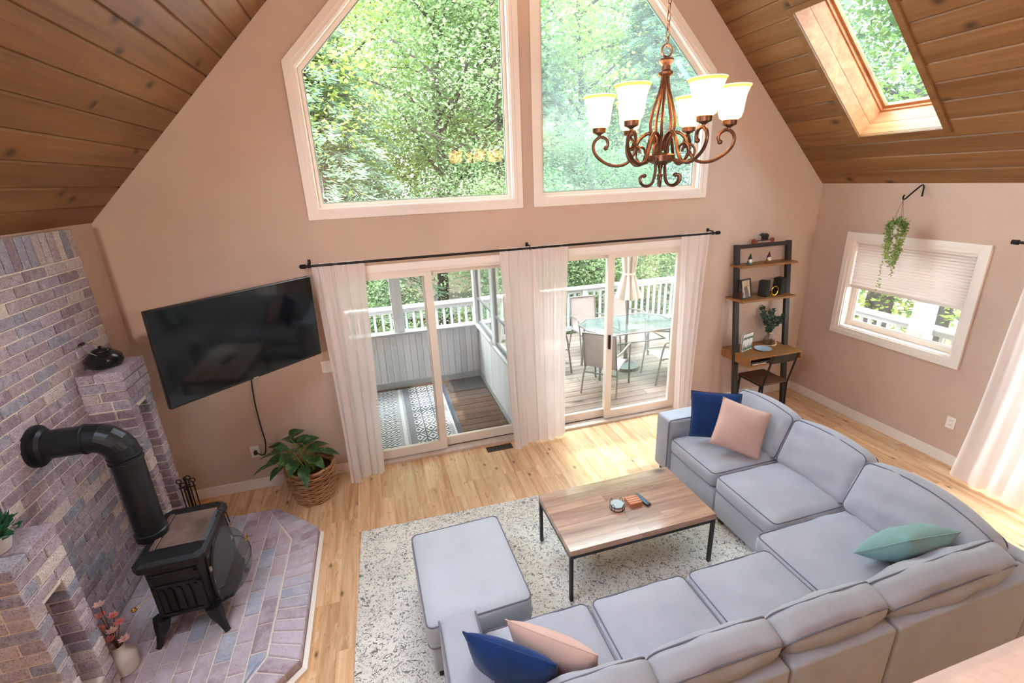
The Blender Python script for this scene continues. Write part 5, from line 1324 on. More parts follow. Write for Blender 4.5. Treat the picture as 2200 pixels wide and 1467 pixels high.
tmp_ = bpy.data.objects.new('lettering_source', fc_); lm_ = bpy.data.meshes.new_from_object(tmp_); bpy.data.objects.remove(tmp_); lm_.materials.clear(); lm_.materials.append(plain('sign_white', lin(240, 232, 224), 0.6))
fo = bpy.data.objects.new('lettering', lm_); COL.objects.link(fo); fo.parent = sg; fo.location = Vector((4.3335, sy_ - 0.003, 2.016)) - OFF[sg.name]; fo.rotation_euler = (PI / 2, 0, 0)
BEARM = plain('black_bear', lin(26, 22, 20), 0.7)
def limb_blob(mb, pts, rs, n=10): mb.tube(pts, rs, n)
mb = MB(); bz = 2.034; bx0 = 4.335; by_ = sy_ + 0.009
mb.tube([(bx0 - 0.06, by_, bz + 0.060), (bx0 - 0.045, by_, bz + 0.063), (bx0 - 0.025, by_, bz + 0.062), (bx0, by_, bz + 0.052), (bx0 + 0.03, by_, bz + 0.052), (bx0 + 0.05, by_, bz + 0.045), (bx0 + 0.06, by_, bz + 0.04)], [0.006, 0.012, 0.016, 0.022, 0.024, 0.02, 0.006], 12)
for x, y in ((-0.005, -0.008), (0.045, -0.008), (-0.015, 0.008), (0.035, 0.008)): mb.tube([(bx0 + x, by_ + y, bz + 0.045), (bx0 + x, by_ + y, bz + 0.02), (bx0 + x - 0.003, by_ + y, bz)], [0.012, 0.009, 0.010], 8)
for y in (-0.008, 0.008): mb.tube([(bx0 - 0.028, by_ + y, bz + 0.072), (bx0 - 0.026, by_ + y, bz + 0.081)], [0.005, 0.004], 8)
mb.build('bear', BEARM, sg, smooth=True)
# gnomes
def gnome(x, y, hat, body, lab):
    g = thing('gnome', lab, 'figurine', (x, y, 1.778), group='gnomes on the top shelf'); z0 = 1.7785
    MB().lathe([(0.024, 0.0), (0.031, 0.006), (0.031, 0.022), (0.026, 0.042), (0.018, 0.055)], (x, y, z0), 18).build('coat', body, g, smooth='all')
    MB().lathe([(0.0, -0.024), (0.016, -0.018), (0.022, 0.0), (0.016, 0.02), (0.0, 0.03)], (x - 0.004, y - 0.014, z0 + 0.046), 14).build('beard', plain('beard_' + lab[:5], lin(238, 232, 226), 0.8), g, smooth='all')
    MB().lathe([(0.024, 0.066), (0.020, 0.075), (0.012, 0.10), (0.004, 0.13), (0.0, 0.135)], (x, y, z0), 16).build('hat', hat, g, smooth='all')
    MB().lathe([(0.0, -0.005), (0.005, 0.0), (0.0, 0.005)], (x - 0.008, y - 0.034, z0 + 0.06), 8).build('nose', PINK, g, smooth='all')
gnome(4.09, -0.155, plain('hat_green', lin(38, 50, 46), 0.8), plain('coat_green', lin(78, 98, 96), 0.7), 'dark green hat garden gnome figurine on the top shelf')
gnome(4.37, -0.135, plain('hat_maroon', lin(70, 30, 36), 0.8), plain('coat_yellow', lin(140, 96, 44), 0.7), 'maroon hat garden gnome figurine on the top shelf')
# photo frame
pf = thing('picture_frame', 'black framed photo of a dark animal on the middle shelf', 'picture frame', (4.08, -0.2, 1.394))
FM = T(4.075, -0.19, 1.396) @ Matrix.Rotation(math.radians(12), 4, 'Z') @ Matrix.Rotation(math.radians(-12), 4, 'X')
fr = MB().box((-0.085, -0.01, 0), (-0.07, 0.006, 0.225)); fr.box((0.07, -0.01, 0), (0.085, 0.006, 0.225)); fr.box((-0.07, -0.01, 0), (0.07, 0.006, 0.015)); fr.box((-0.07, -0.01, 0.21), (0.07, 0.006, 0.225)); fr.xf(FM).build('frame', plain('frame_black', lin(22, 20, 20), 0.4), pf)
MB().box((-0.07, -0.003, 0.015), (0.07, 0.0, 0.21)).xf(FM).build('photo', plain('photo_tan', lin(196, 172, 144), 0.5, var=0.15, scale=9), pf)
an = [(-0.02, 0.016), (-0.028, 0.06), (-0.03, 0.10), (-0.038, 0.105), (-0.036, 0.125), (-0.02, 0.132), (-0.014, 0.15), (-0.004, 0.138), (0.008, 0.14), (0.018, 0.152), (0.02, 0.125), (0.032, 0.09), (0.04, 0.05), (0.042, 0.016)]
MB().prism(an, -0.0042, -0.003, 'Y').xf(FM).build('printed_animal', plain('photo_dark', lin(104, 92, 90), 0.5, var=0.25, scale=60), pf)
MB().bar((4.08, -0.16, 1.54), (4.09, -0.06, 1.396), 0.04, 0.004).build('easel_leg', DARK, pf)
rbk = MB().cbox((3.985, -0.20, 1.3945), (4.02, -0.06, 1.47), 0.003).build('small_box', plain('oxblood_box', lin(86, 36, 32), 0.6), at=(4.0, -0.13, 1.3945)); tag(rbk, 'small oxblood box behind the black photo frame', 'box')
# black boxes and brass ring
SPK = plain('black_box', lin(26, 26, 28), 0.55, var=0.2, bump=0.2, bscale=150)
def blackbox(x, y, w_, d_, h_, a, lab):
    t = thing('black_box', lab, 'box', (x, y, 1.3945), group='black boxes on the middle shelf'); M = T(x, y, 1.3945) @ Matrix.Rotation(a, 4, 'Z')
    MB().cbox((-w_ / 2, -d_ / 2, 0), (w_ / 2, d_ / 2, h_), 0.004).xf(M).build('body', SPK, t); MB().box((-w_ / 2 + 0.006, -d_ / 2 - 0.002, 0.008), (w_ / 2 - 0.006, -d_ / 2, h_ - 0.008)).xf(M).build('grille', plain('grille_' + str(int(x * 100)), lin(40, 40, 42), 0.9, bump=0.4, bscale=400), t)
blackbox(4.325, -0.17, 0.09, 0.10, 0.185, 0.5, 'slim black box left of the brass ring')
blackbox(4.57, -0.15, 0.12, 0.10, 0.195, 0.35, 'wider black box right of the brass ring')
br = thing('brass_ring', 'brass ring ornament between the two black boxes', 'ornament', (4.445, -0.21, 1.3945))
MB().tube([(4.45 + 0.045 * math.cos(k * PI / 16), -0.21, 1.455 + 0.052 * math.sin(k * PI / 16)) for k in range(32)], 0.005, 8, closed=True).build('ring', plain('polished_gold', lin(224, 178, 60), 0.25, 0.8), br, smooth=True)
MB().lathe([(0.022, 0.0), (0.022, 0.006), (0.008, 0.01), (0.0, 0.012)], (4.445, -0.21, 1.3945), 14).build('foot', MATS['polished_gold'], br)
# desk top things
gv = thing('eucalyptus_vase', 'glass bottle vase of eucalyptus stems on the desk', 'vase', (4.53, -0.13, dz1)); g0 = Vector((4.52, -0.14, dz1 + 0.001))
VG = pane('vase_glass', (0.80, 0.78, 0.72, 1), 0.0, 1.5)
MB().lathe([(0.04, 0.0), (0.052, 0.006), (0.052, 0.06), (0.035, 0.10), (0.02, 0.125), (0.022, 0.15), (0.019, 0.15), (0.017, 0.125), (0.03, 0.1), (0.048, 0.06), (0.048, 0.008), (0.0, 0.006)], g0, 24).build('bottle', VG, gv, smooth=True)
EUC = leafy('eucalyptus_leaf', lin(44, 66, 54), lin(96, 128, 112), 0.15); re_ = random.Random(6)
for k in range(8):
    a = k * 0.8 + 0.2; lean = 0.10 + 0.05 * (k % 3); top = g0 + Vector((math.cos(a) * lean, math.sin(a) * lean * 0.55, 0.36 + 0.05 * (k % 3)))
    if k == 0: top = g0 + Vector((0.17, -0.03, 0.36))
    if k == 7: top = g0 + Vector((0.13, -0.05, 0.30))
    pth = smooth_path([g0 + Vector((0, 0, 0.02)), g0 + Vector((0, 0, 0.15)), (g0 + Vector((0, 0, 0.15))) * .45 + top * .55 + Vector((0, 0, 0.03)), top], 6)
    mb = MB(); mb.tube(pth, 0.002, 5); stm = mb.build('stem', STEM, gv)
    mb = MB()
    for p in pth[7:]:
        for q in range(3):
            d = Vector((re_.uniform(-1, 1), re_.uniform(-1, 1), re_.uniform(-.5, .7))).normalized(); s_ = d.orthogonal().normalized(); up_ = d.cross(s_); c = p + d * 0.022; rr = re_.uniform(0.014, 0.022)
            n = 8; mb.add([c + (d * math.cos(2 * PI * j / n) + s_ * math.sin(2 * PI * j / n) * 0.85) * rr for j in range(n)], [list(range(n))])
    mb.build('leaves', EUC, gv, recalc=False)
bd = thing('bead_garland', 'string of wooden beads looped around the glass vase', 'beads', (4.45, -0.2, dz1)); BDM = plain('wood_bead', lin(232, 196, 164), 0.5)
bp = smooth_path([g0 + Vector((-0.005, -0.03, 0.152)), g0 + Vector((0.03, -0.028, 0.145)), g0 + Vector((0.062, -0.035, 0.10)), g0 + Vector((0.075, -0.05, 0.04)), g0 + Vector((0.06, -0.075, 0.012)), g0 + Vector((0.0, -0.09, 0.010)), g0 + Vector((-0.07, -0.065, 0.010)), g0 + Vector((-0.14, -0.03, 0.010))], 16)
bmh = MB().lathe([(0.0, -0.0085), (0.006, -0.006), (0.0085, 0.0), (0.006, 0.006), (0.0, 0.0085)], (0, 0, 0), 8).mesh('bead', BDM, 'all')
last = None
for p in bp:
    if last is None or (p - last).length > 0.0165: place('bead', bmh, bd, p); last = p
plt = MB().lathe([(0.05, 0.0), (0.07, 0.004), (0.098, 0.014), (0.096, 0.017), (0.068, 0.008), (0.0, 0.006)], (4.335, -0.27, dz1 + 0.001), 32).build('plate', plain('pale_blue_glaze', lin(176, 204, 228), 0.25), smooth=True, at=(4.335, -0.27, dz1)); tag(plt, 'round pale blue plate on the desk', 'plate')
gc = thing('greeting_card', 'standing white card with painted green fir trees', 'card', (4.10, -0.2, dz1))
def card_mat():
    return plain('card_white', lin(238, 236, 236), 0.7, var=0.02)
CS = Matrix.Scale(1.35, 4)
CM1 = T(4.135, -0.23, dz1 + 0.001) @ Matrix.Rotation(0.30, 4, 'Z') @ CS
MB().box((-0.075, 0.0, 0), (0.075, 0.002, 0.155)).xf(CM1).build('front', card_mat(), gc)
MB().box((-0.075, 0, 0), (0.05, 0.002, 0.155)).xf(T(4.10, -0.19, dz1 + 0.001) @ Matrix.Rotation(0.70, 4, 'Z') @ CS).build('back', MATS['card_white'], gc)
GR = plain('card_green', lin(78, 112, 104), 0.8, var=0.3, scale=80); GR2 = plain('card_sage', lin(150, 176, 164), 0.8, var=0.2, scale=60)
rcd = random.Random(2)
for k in range(7):
    x = -0.062 + k * 0.021; h_ = rcd.uniform(0.035, 0.06)
    mb = MB().prism([(x - 0.012, 0.016), (x + 0.012, 0.016), (x + 0.004, 0.016 + h_ * .6), (x, 0.016 + h_), (x - 0.004, 0.016 + h_ * .6)], -0.0006, 0.0, 'Y'); mb.xf(CM1).build('painted_tree', GR, gc)
    mb = MB().prism([(x - 0.010, 0.108 + 0.008 * (k % 2)), (x + 0.010, 0.105), (x + 0.009, 0.125), (x, 0.133), (x - 0.009, 0.122)], -0.0006, 0.0, 'Y'); mb.xf(CM1).build('painted_branch', GR, gc)
MB().prism([(-0.07, 0.004), (0.07, 0.004), (0.07, 0.018), (0.02, 0.028), (-0.03, 0.02), (-0.07, 0.03)], -0.0005, 0.0, 'Y').xf(CM1).build('painted_ground', GR2, gc)

# desk chair
dc = thing('desk_chair', 'walnut seat metal chair pushed under the ladder desk', 'chair', (4.28, -0.40, 0))
q0, q1, r0_, r1_ = 4.09, 4.465, -0.575, -0.19
MB().cbox((q0, r0_, 0.435), (q1, r1_, 0.455), 0.005).build('seat', SEATW, dc)
for x in (q0 + 0.015, q1 - 0.015):
    MB().bar((x, r1_ - 0.02, 0.435), (x, r1_ + 0.0, 0.0), 0.02).build('leg', BLACKM, dc)
    MB().tube([(x, r0_ - 0.01, 0.0), (x, r0_ + 0.005, 0.43), (x, r0_ - 0.085, 0.83)], 0.011, 8).build('back_post', BLACKM, dc)
    MB().bar((x, r0_, 0.425), (x, r1_, 0.425), 0.018).build('side_rail', BLACKM, dc)
mb = MB(); mb.grid(lambda u, v: (q0 + (q1 - q0) * u, r0_ - 0.066 - 0.022 * v - 0.012 * (1 - (2 * u - 1) ** 2), 0.735 + 0.095 * v), 10, 3); mb.grid(lambda u, v: (q0 + (q1 - q0) * u, r0_ - 0.054 - 0.022 * v - 0.012 * (1 - (2 * u - 1) ** 2), 0.735 + 0.095 * v), 10, 3)
mb = MB(); N = 10
for v in (0, 1):
    for u in range(N + 1):
        t = u / N; bow = 0.014 * (1 - (2 * t - 1) ** 2)
        for d in (0, 0.012): mb.v.append(Vector((q0 + (q1 - q0) * t, r0_ - 0.064 - 0.022 * v - bow + d, 0.735 + 0.095 * v)))
R_ = 2 * (N + 1)
for u in range(N):
    a = 2 * u; mb.f += [[a, a + 2, R_ + a + 2, R_ + a], [a + 1, R_ + a + 1, R_ + a + 3, a + 3], [a, a + 1, a + 3, a + 2], [R_ + a, R_ + a + 2, R_ + a + 3, R_ + a + 1]]
mb.f += [[0, R_, R_ + 1, 1], [2 * N, 2 * N + 1, R_ + 2 * N + 1, R_ + 2 * N]]
mb.build('backrest', plain('dark_backrest', lin(40, 36, 34), 0.5), dc, smooth=True)
# ------------------------------------------------------------------ outside: ground, deck, porch
def ground_mat():
    t = NT('dry_leaf_ground'); v = t.coord('Object'); n = t.noise(v, 0.5, 5, 0.65); n2 = t.noise(v, 6, 4)
    t.set(t.ramp(t.math('ADD', t.math('MULTIPLY', n, .6), t.math('MULTIPLY', n2, .4)), [(0.35, lin(79, 76, 53)), (0.5, lin(123, 109, 79)), (0.66, lin(150, 137, 109))]), 0.95, 0, 0.1); return t.m
gd = MB(); gd.grid(lambda u, v: (-60 + 130 * u, -45 + 130 * v, -2.6 + 0.25 * math.sin(u * 23) * math.sin(v * 19)), 40, 40)
g = gd.build('ground', ground_mat(), smooth='all', recalc=False); tag(g, 'pale dry leafy ground beyond the deck', kind='structure')

DZ = -0.05
dk = struct('floor_deck', 'weathered wooden deck outside the right patio door')
pf_ = struct('floor_porch', 'dark boards of the screened porch floor')
bw = 0.142; i = 0; y = WT + 0.025
rd = random.Random(17)
while y < 3.42:
    xs = [1.42, rd.uniform(2.6, 5.2), 6.75]
    for a, b in zip(xs[:-1], xs[1:]):
        k = ('deck', round(b - a, 2)); mb = MB().cbox((a + 0.002, y, DZ - 0.03), (b - 0.002, y + bw - 0.008, DZ), 0.003); mb.build('deck_board', DECKW, dk, at=((a + b) / 2, y + bw / 2, DZ))
    if y < 2.1: MB().cbox((-1.6, y, DZ - 0.03), (1.32, min(y + bw - 0.006, 2.1), DZ), 0.003).build('porch_board', PORCHW, pf_, at=(0, y, DZ))
    y += bw
# outer strip of deck beyond the porch and along the side of the house
y = 2.20
while y < 3.42:
    MB().cbox((-3.0, y, DZ - 0.03), (1.40, y + bw - 0.008, DZ), 0.003).build('deck_board', DECKW, dk, at=(-0.8, y, DZ)); y += bw
x = XR + WT + 0.03
while x < 6.65:
    MB().cbox((x, 0.15, DZ - 0.03), (x + bw - 0.008, -5.0, DZ), 0.003).build('deck_board', DECKW, dk, at=(x, -2.4, DZ)); x += bw
MB().box((-3.0, WT, DZ - 0.2), (6.75, 3.42, DZ - 0.04)).build('joists', PORCHW, dk)
MB().box((XR + WT, WT, DZ - 0.2), (6.75, -5.0, DZ - 0.04)).build('joists', PORCHW, dk)

def railing(lab, a, b, z=DZ, h=0.88, posts=(), step=0.13):
    a = Vector((*a, z)); b = Vector((*b, z)); d = b - a; L = d.length; d.normalize(); s_ = Vector((-d.y, d.x, 0))
    t = thing('deck_railing', lab, 'railing', tuple(a))
    Z = Vector((0, 0, 1))
    MB().bar(a + Z * h, b + Z * h, 0.14, 0.035).build('cap_rail', RAILW, t); MB().bar(a + Z * (h - 0.06), b + Z * (h - 0.06), 0.04, 0.07).build('upper_rail', RAILW, t); MB().bar(a + Z * 0.1, b + Z * 0.1, 0.04, 0.08).build('lower_rail', RAILW, t)
    me = MB().box((-0.019, -0.019, 0.06), (0.019, 0.019, h - 0.03)).mesh('baluster', RAILW)
    n = int(L / step)
    for k in range(n + 1):
        p = a + d * (k * L / n); place('baluster', me, t, p, (0, 0, math.atan2(d.y, d.x)))
    for q in posts:
        p = a + d * q; MB().box(p + Vector((-0.05, -0.05, 0)), p + Vector((0.05, 0.05, h + 0.0))).build('post', RAILW, t)
    return t
railing('white wooden railing along the far edge of the deck', (-2.9, 3.46), (6.65, 3.46), posts=(0.0, 3.15, 6.6, 9.55))
railing('white wooden railing outside the side window', (6.65, 3.38), (6.65, -4.8), posts=(2.7, 5.6))
wp = thing('deck_post', 'tall white post outside the side window', 'post', (6.45, -0.57, DZ)); MB().box((6.37, -0.66, DZ), (6.53, -0.48, 3.0)).build('shaft', RAILW, wp); MB().box((6.345, -0.685, DZ), (6.555, -0.455, 0.2)).build('base', RAILW, wp)

# screened porch
pw_ = struct('wall_porch', 'white board half wall of the screened porch')
x = -1.62; k = 0
while x < 1.335:
    w_ = min(0.092, 1.34 - x); MB().cbox((x + 0.0015, 2.10, DZ), (x + w_ - 0.0015, 2.125, 0.775), 0.004).build('wall_board', WHITEW, pw_, at=(x + w_ / 2, 2.11, 0.4)); x += 0.092
MB().box((-1.62, 2.125, DZ), (1.40, 2.19, 0.775)).build('wall_core', WHITEW, pw_)
y = WT
while y < 2.10:
    w_ = min(0.092, 2.10 - y); MB().cbox((1.34, y + 0.0015, DZ), (1.362, y + w_ - 0.0015, 0.775), 0.004).build('wall_board', WHITEW, pw_, at=(1.35, y, 0.4)); y += 0.092
MB().box((1.362, WT, DZ), (1.41, 2.19, 0.775)).build('wall_core', WHITEW, pw_)
MB().box((-1.62, 2.085, DZ), (1.34, 2.10, DZ + 0.09)).build('base_strip', RAILW, pw_); MB().box((1.325, WT, DZ), (1.34, 2.085, DZ + 0.09)).build('base_strip', RAILW, pw_)
MB().cbox((-1.62, 2.03, 0.775), (1.41, 2.20, 0.805), 0.004).build('sill', RAILW, pw_); MB().cbox((1.29, WT, 0.775), (1.43, 2.03, 0.805), 0.004).build('sill', RAILW, pw_)
for a, b in (((0.125, 2.08), (0.275, 2.20)), ((-1.62, 2.08), (-1.50, 2.20)), ((1.31, 2.08), (1.42, 2.20)), ((1.33, 1.02), (1.42, 1.16)), ((1.33, WT), (1.42, 0.26))):
    MB().box((*a, 0.805), (*b, 2.35)).build('post', WHITEW, pw_)
MB().box((-1.62, 2.06, 2.15), (1.43, 2.22, 2.40)).build('header', WHITEW, pw_); MB().box((1.30, WT, 2.15), (1.44, 2.06, 2.40)).build('header', WHITEW, pw_)
MB().box((-1.70, WT, DZ), (-1.62, 2.2, 2.40)).build('side_wall', WHITEW, pw_)  # unseen side closed off to keep the porch darker
pr2 = MB().box((-1.75, WT, 2.40), (1.50, 2.35, 2.50)).build('ceiling_porch', WHITEW); tag(pr2, 'white boarded porch ceiling', kind='structure')
for y0, y1 in ((0.27, 1.01), (1.17, 2.07)):
    sw_ = MB()
    frame_ring(sw_, [(y0, 0.81), (y1, 0.81), (y1, 2.15), (y0, 2.15)], [(y0 + 0.035, 0.845), (y1 - 0.035, 0.845), (y1 - 0.035, 2.115), (y0 + 0.035, 2.115)], 1.345, 1.375, 'X')
    so = sw_.build('storm_window', plain('dark_aluminium', lin(120, 124, 128), 0.4, 0.5), pw_); MB().box((1.345, y0 + 0.035, 1.18), (1.37, y1 - 0.035, 1.205)).build('meeting_rail', MATS['dark_aluminium'], so); MB().box((1.358, y0 + 0.03, 0.84), (1.362, y1 - 0.03, 2.12)).build('pane', DOORG, so)
# porch rug
def porch_rug():
    t = NT('diamond_print_mat'); v = t.coord('Object'); s = t.n('ShaderNodeSeparateXYZ'); t.l(v, s.inputs[0]); X, Y = s.outputs[0], s.outputs[1]
    def dia(px, py, k):
        fx = t.math('ABSOLUTE', t.math('SUBTRACT', t.math('FRACT', t.math('DIVIDE', X, px)), 0.5)); fy = t.math('ABSOLUTE', t.math('SUBTRACT', t.math('FRACT', t.math('DIVIDE', Y, py)), 0.5))
        d = t.math('ADD', fx, fy); return t.math('GREATER_THAN', t.math('FRACT', t.math('MULTIPLY', d, k)), 0.48)
    big = dia(0.30, 0.215, 5.0); small = dia(0.155, 0.20, 3.0)
    gx = t.math('LESS_THAN', t.math('FRACT', t.math('DIVIDE', X, 0.155)), 0.10); gy = t.math('LESS_THAN', t.math('FRACT', t.math('DIVIDE', Y, 0.20)), 0.09)
    small = t.math('MULTIPLY', small, t.math('SUBTRACT', 1.0, t.math('MAXIMUM', gx, gy)))
    bar = t.math('GREATER_THAN', t.math('FRACT', t.math('DIVIDE', Y, 0.028)), 0.45)
    side = t.math('GREATER_THAN', X, 0.205); left = t.math('LESS_THAN', X, 0.02)
    band = t.math('LESS_THAN', t.math('ABSOLUTE', t.math('SUBTRACT', X, 0.075)), 0.02)
    mid = t.mix(band, bar, (1, 1, 1, 1)); solid = t.math('LESS_THAN', t.math('ABSOLUTE', t.math('SUBTRACT', X, 0.165)), 0.04)
    mid = t.mix(solid, mid, t.math('MULTIPLY', bar, 0.35))
    m1 = t.mix(left, mid, big); m2 = t.mix(side, m1, small)
    edge = t.math('GREATER_THAN', X, 0.60); m3 = t.mix(edge, m2, bar); e2 = t.math('GREATER_THAN', X, 0.655); m3 = t.mix(e2, m3, (1, 1, 1, 1)); e3 = t.math('GREATER_THAN', X, 0.68); m3 = t.mix(e3, m3, (0, 0, 0, 1))
    t.set(t.mix(m3, lin(84, 92, 104), lin(206, 208, 208)), 0.85, 0, 0.2); return t.m
pr_o = MB().cbox((-1.1, 0.22, 0), (0.745, 2.0, 0.006), 0.002).build('porch_mat', porch_rug()); pr_o.location = (0, 0, DZ + 0.001); tag(pr_o, 'navy and white geometric diamond mat on the porch floor', 'mat')
dm = MB().cbox((0.78, 1.62, 0), (1.30, 2.0, 0.008), 0.002).build('door_mat', fabric('dark_mat', lin(70, 64, 62))); dm.location = (0, 0, DZ + 0.001); tag(dm, 'dark grey doormat at the far end of the porch', 'mat')

# patio set
pt = thing('patio_table', 'eight-sided glass patio table on the deck', 'table', (3.545, 1.57, DZ))
tc = Vector((3.545, 1.57, 0)); oc = []
for px_, py_ in ((-0.70, 0.22), (-0.70, -0.10), (-0.50, -0.44), (0.50, -0.46), (0.70, -0.14), (0.70, 0.16), (0.48, 0.42), (-0.48, 0.44)): oc.append((tc.x + px_, tc.y + py_))
FROST = pane('frosted_table_glass', (0.62, 0.76, 0.74, 1), 0.22, 1.5); FR = plain('taupe_metal', lin(120, 116, 112), 0.45, 0.5)
MB().prism(inset(oc, 0.02), 0.662, 0.668, 'Z').build('glass_top', FROST, pt)
mb = MB(); mb.tube([(x, y, 0.664) for x, y in oc], 0.014, 8, closed=True); mb.build('rim', FR, pt)
for sx_, sy_ in ((-1, -1), (1, -1), (1, 1), (-1, 1)):
    MB().tube([(tc.x + sx_ * 0.56, tc.y + sy_ * 0.30, 0.655), (tc.x + sx_ * 0.60, tc.y + sy_ * 0.32, DZ)], 0.02, 8).build('leg', FR, pt)
mb = MB(); mb.tube([(tc.x - 0.5, tc.y - 0.27, 0.45), (tc.x + 0.5, tc.y - 0.27, 0.45), (tc.x + 0.5, tc.y + 0.27, 0.45), (tc.x - 0.5, tc.y + 0.27, 0.45)], 0.012, 8, closed=True); mb.build('stretcher', FR, pt)
um = thing('patio_umbrella', 'closed beige patio umbrella through the table', 'umbrella', (3.545, 1.57, DZ))
MB().tube([(tc.x, tc.y, DZ), (tc.x, tc.y, 2.6)], 0.019, 10).build('pole', FR, um); MB().lathe([(0.22, DZ), (0.22, DZ + 0.05), (0.04, DZ + 0.10), (0.03, DZ + 0.25)], tc, 20).build('base', FR, um)
mb = MB()
def uf(u, v):
    z = 1.06 + v * 1.5; a = 2 * PI * u
    env = 0.155 - 0.085 * min(1, (z - 1.06) / 0.36) if z < 1.42 else 0.07 + 0.05 * min(1, (z - 1.42) / 0.5) - 0.09 * max(0, (z - 1.95) / 0.6)
    r = env * (1 + 0.28 * math.sin(8 * a)); return (tc.x + r * math.cos(a), tc.y + r * math.sin(a), z + 0.02 * math.sin(8 * a) * (1 - v))
mb.grid(uf, 64, 24); mb.build('canopy', fabric('beige_canvas', lin(184, 172, 160)), um, smooth='all', recalc=False)
MB().lathe([(0.082, 1.415), (0.09, 1.43), (0.082, 1.45)], tc, 24, cap=False).build('tie', fabric('canvas_tie', lin(196, 182, 168)), um)

SLING = fabric('taupe_sling', lin(158, 146, 140), weave=200)
def patio_chair():
    t = thing('patio_chair', 'x', 'chair', (0, 0, DZ), group='sling chairs around the patio table')
    P_ = lambda x, y, z: (x, y, z)
    mb = MB(); rows = [(0.24, 0.385), (0.10, 0.395), (-0.05, 0.385), (-0.17, 0.37), (-0.22, 0.40), (-0.25, 0.52), (-0.29, 0.72), (-0.32, 0.90)]
    for y, z in rows: mb.v += [Vector((-0.22, y, z)), Vector((0.22, y, z))]
    for i in range(len(rows) - 1): mb.f.append([2 * i, 2 * i + 1, 2 * i + 3, 2 * i + 2])
    mb.build('sling', SLING, t, world=False, smooth='all')
    for s_ in (-1, 1):
        MB().tube(smooth_path([(s_ * 0.225, y, z) for y, z in rows], 4), 0.013, 8).build('side_tube', FR, t, world=False, smooth=True)
        MB().tube(smooth_path([(s_ * 0.25, 0.30, 0.0), (s_ * 0.26, 0.25, 0.40), (s_ * 0.27, 0.215, 0.60), (s_ * 0.27, 0.16, 0.645), (s_ * 0.26, -0.10, 0.62), (s_ * 0.23, -0.27, 0.60)], 5), 0.014, 8).build('arm', FR, t, world=False, smooth=True)
        MB().tube(smooth_path([(s_ * 0.25, -0.30, 0.0), (s_ * 0.24, -0.24, 0.25), (s_ * 0.225, -0.20, 0.38)], 5), 0.013, 8).build('leg', FR, t, world=False, smooth=True)
    MB().tube([(-0.225, -0.32, 0.90), (0.225, -0.32, 0.90)], 0.013, 8).build('back_rail', FR, t, world=False); MB().tube([(-0.235, 0.20, 0.37), (0.235, 0.20, 0.37)], 0.011, 8).build('front_rail', FR, t, world=False); MB().tube([(-0.235, -0.22, 0.30), (0.235, -0.22, 0.30)], 0.011, 8).build('rear_rail', FR, t, world=False)
    return t
pc = patio_chair()
for k, (x, y, a, lab) in enumerate(((2.90, 0.98, -0.80, 'sling patio chair nearest the door with its back to the room'), (3.92, 1.00, 1.45, 'sling patio chair at the right end turned sideways'), (3.32, 2.42, PI - 0.05, 'far left sling patio chair against the railing'), (3.98, 2.42, PI + 0.1, 'far sling patio chair behind the umbrella'), (2.42, 1.95, -1.75, 'sling patio chair at the left end mostly behind the middle curtain'))):
    o = pc if k == 0 else copy_tree(pc); o.location = (x, y, DZ); o.rotation_euler = (0, 0, a); o['label'] = lab

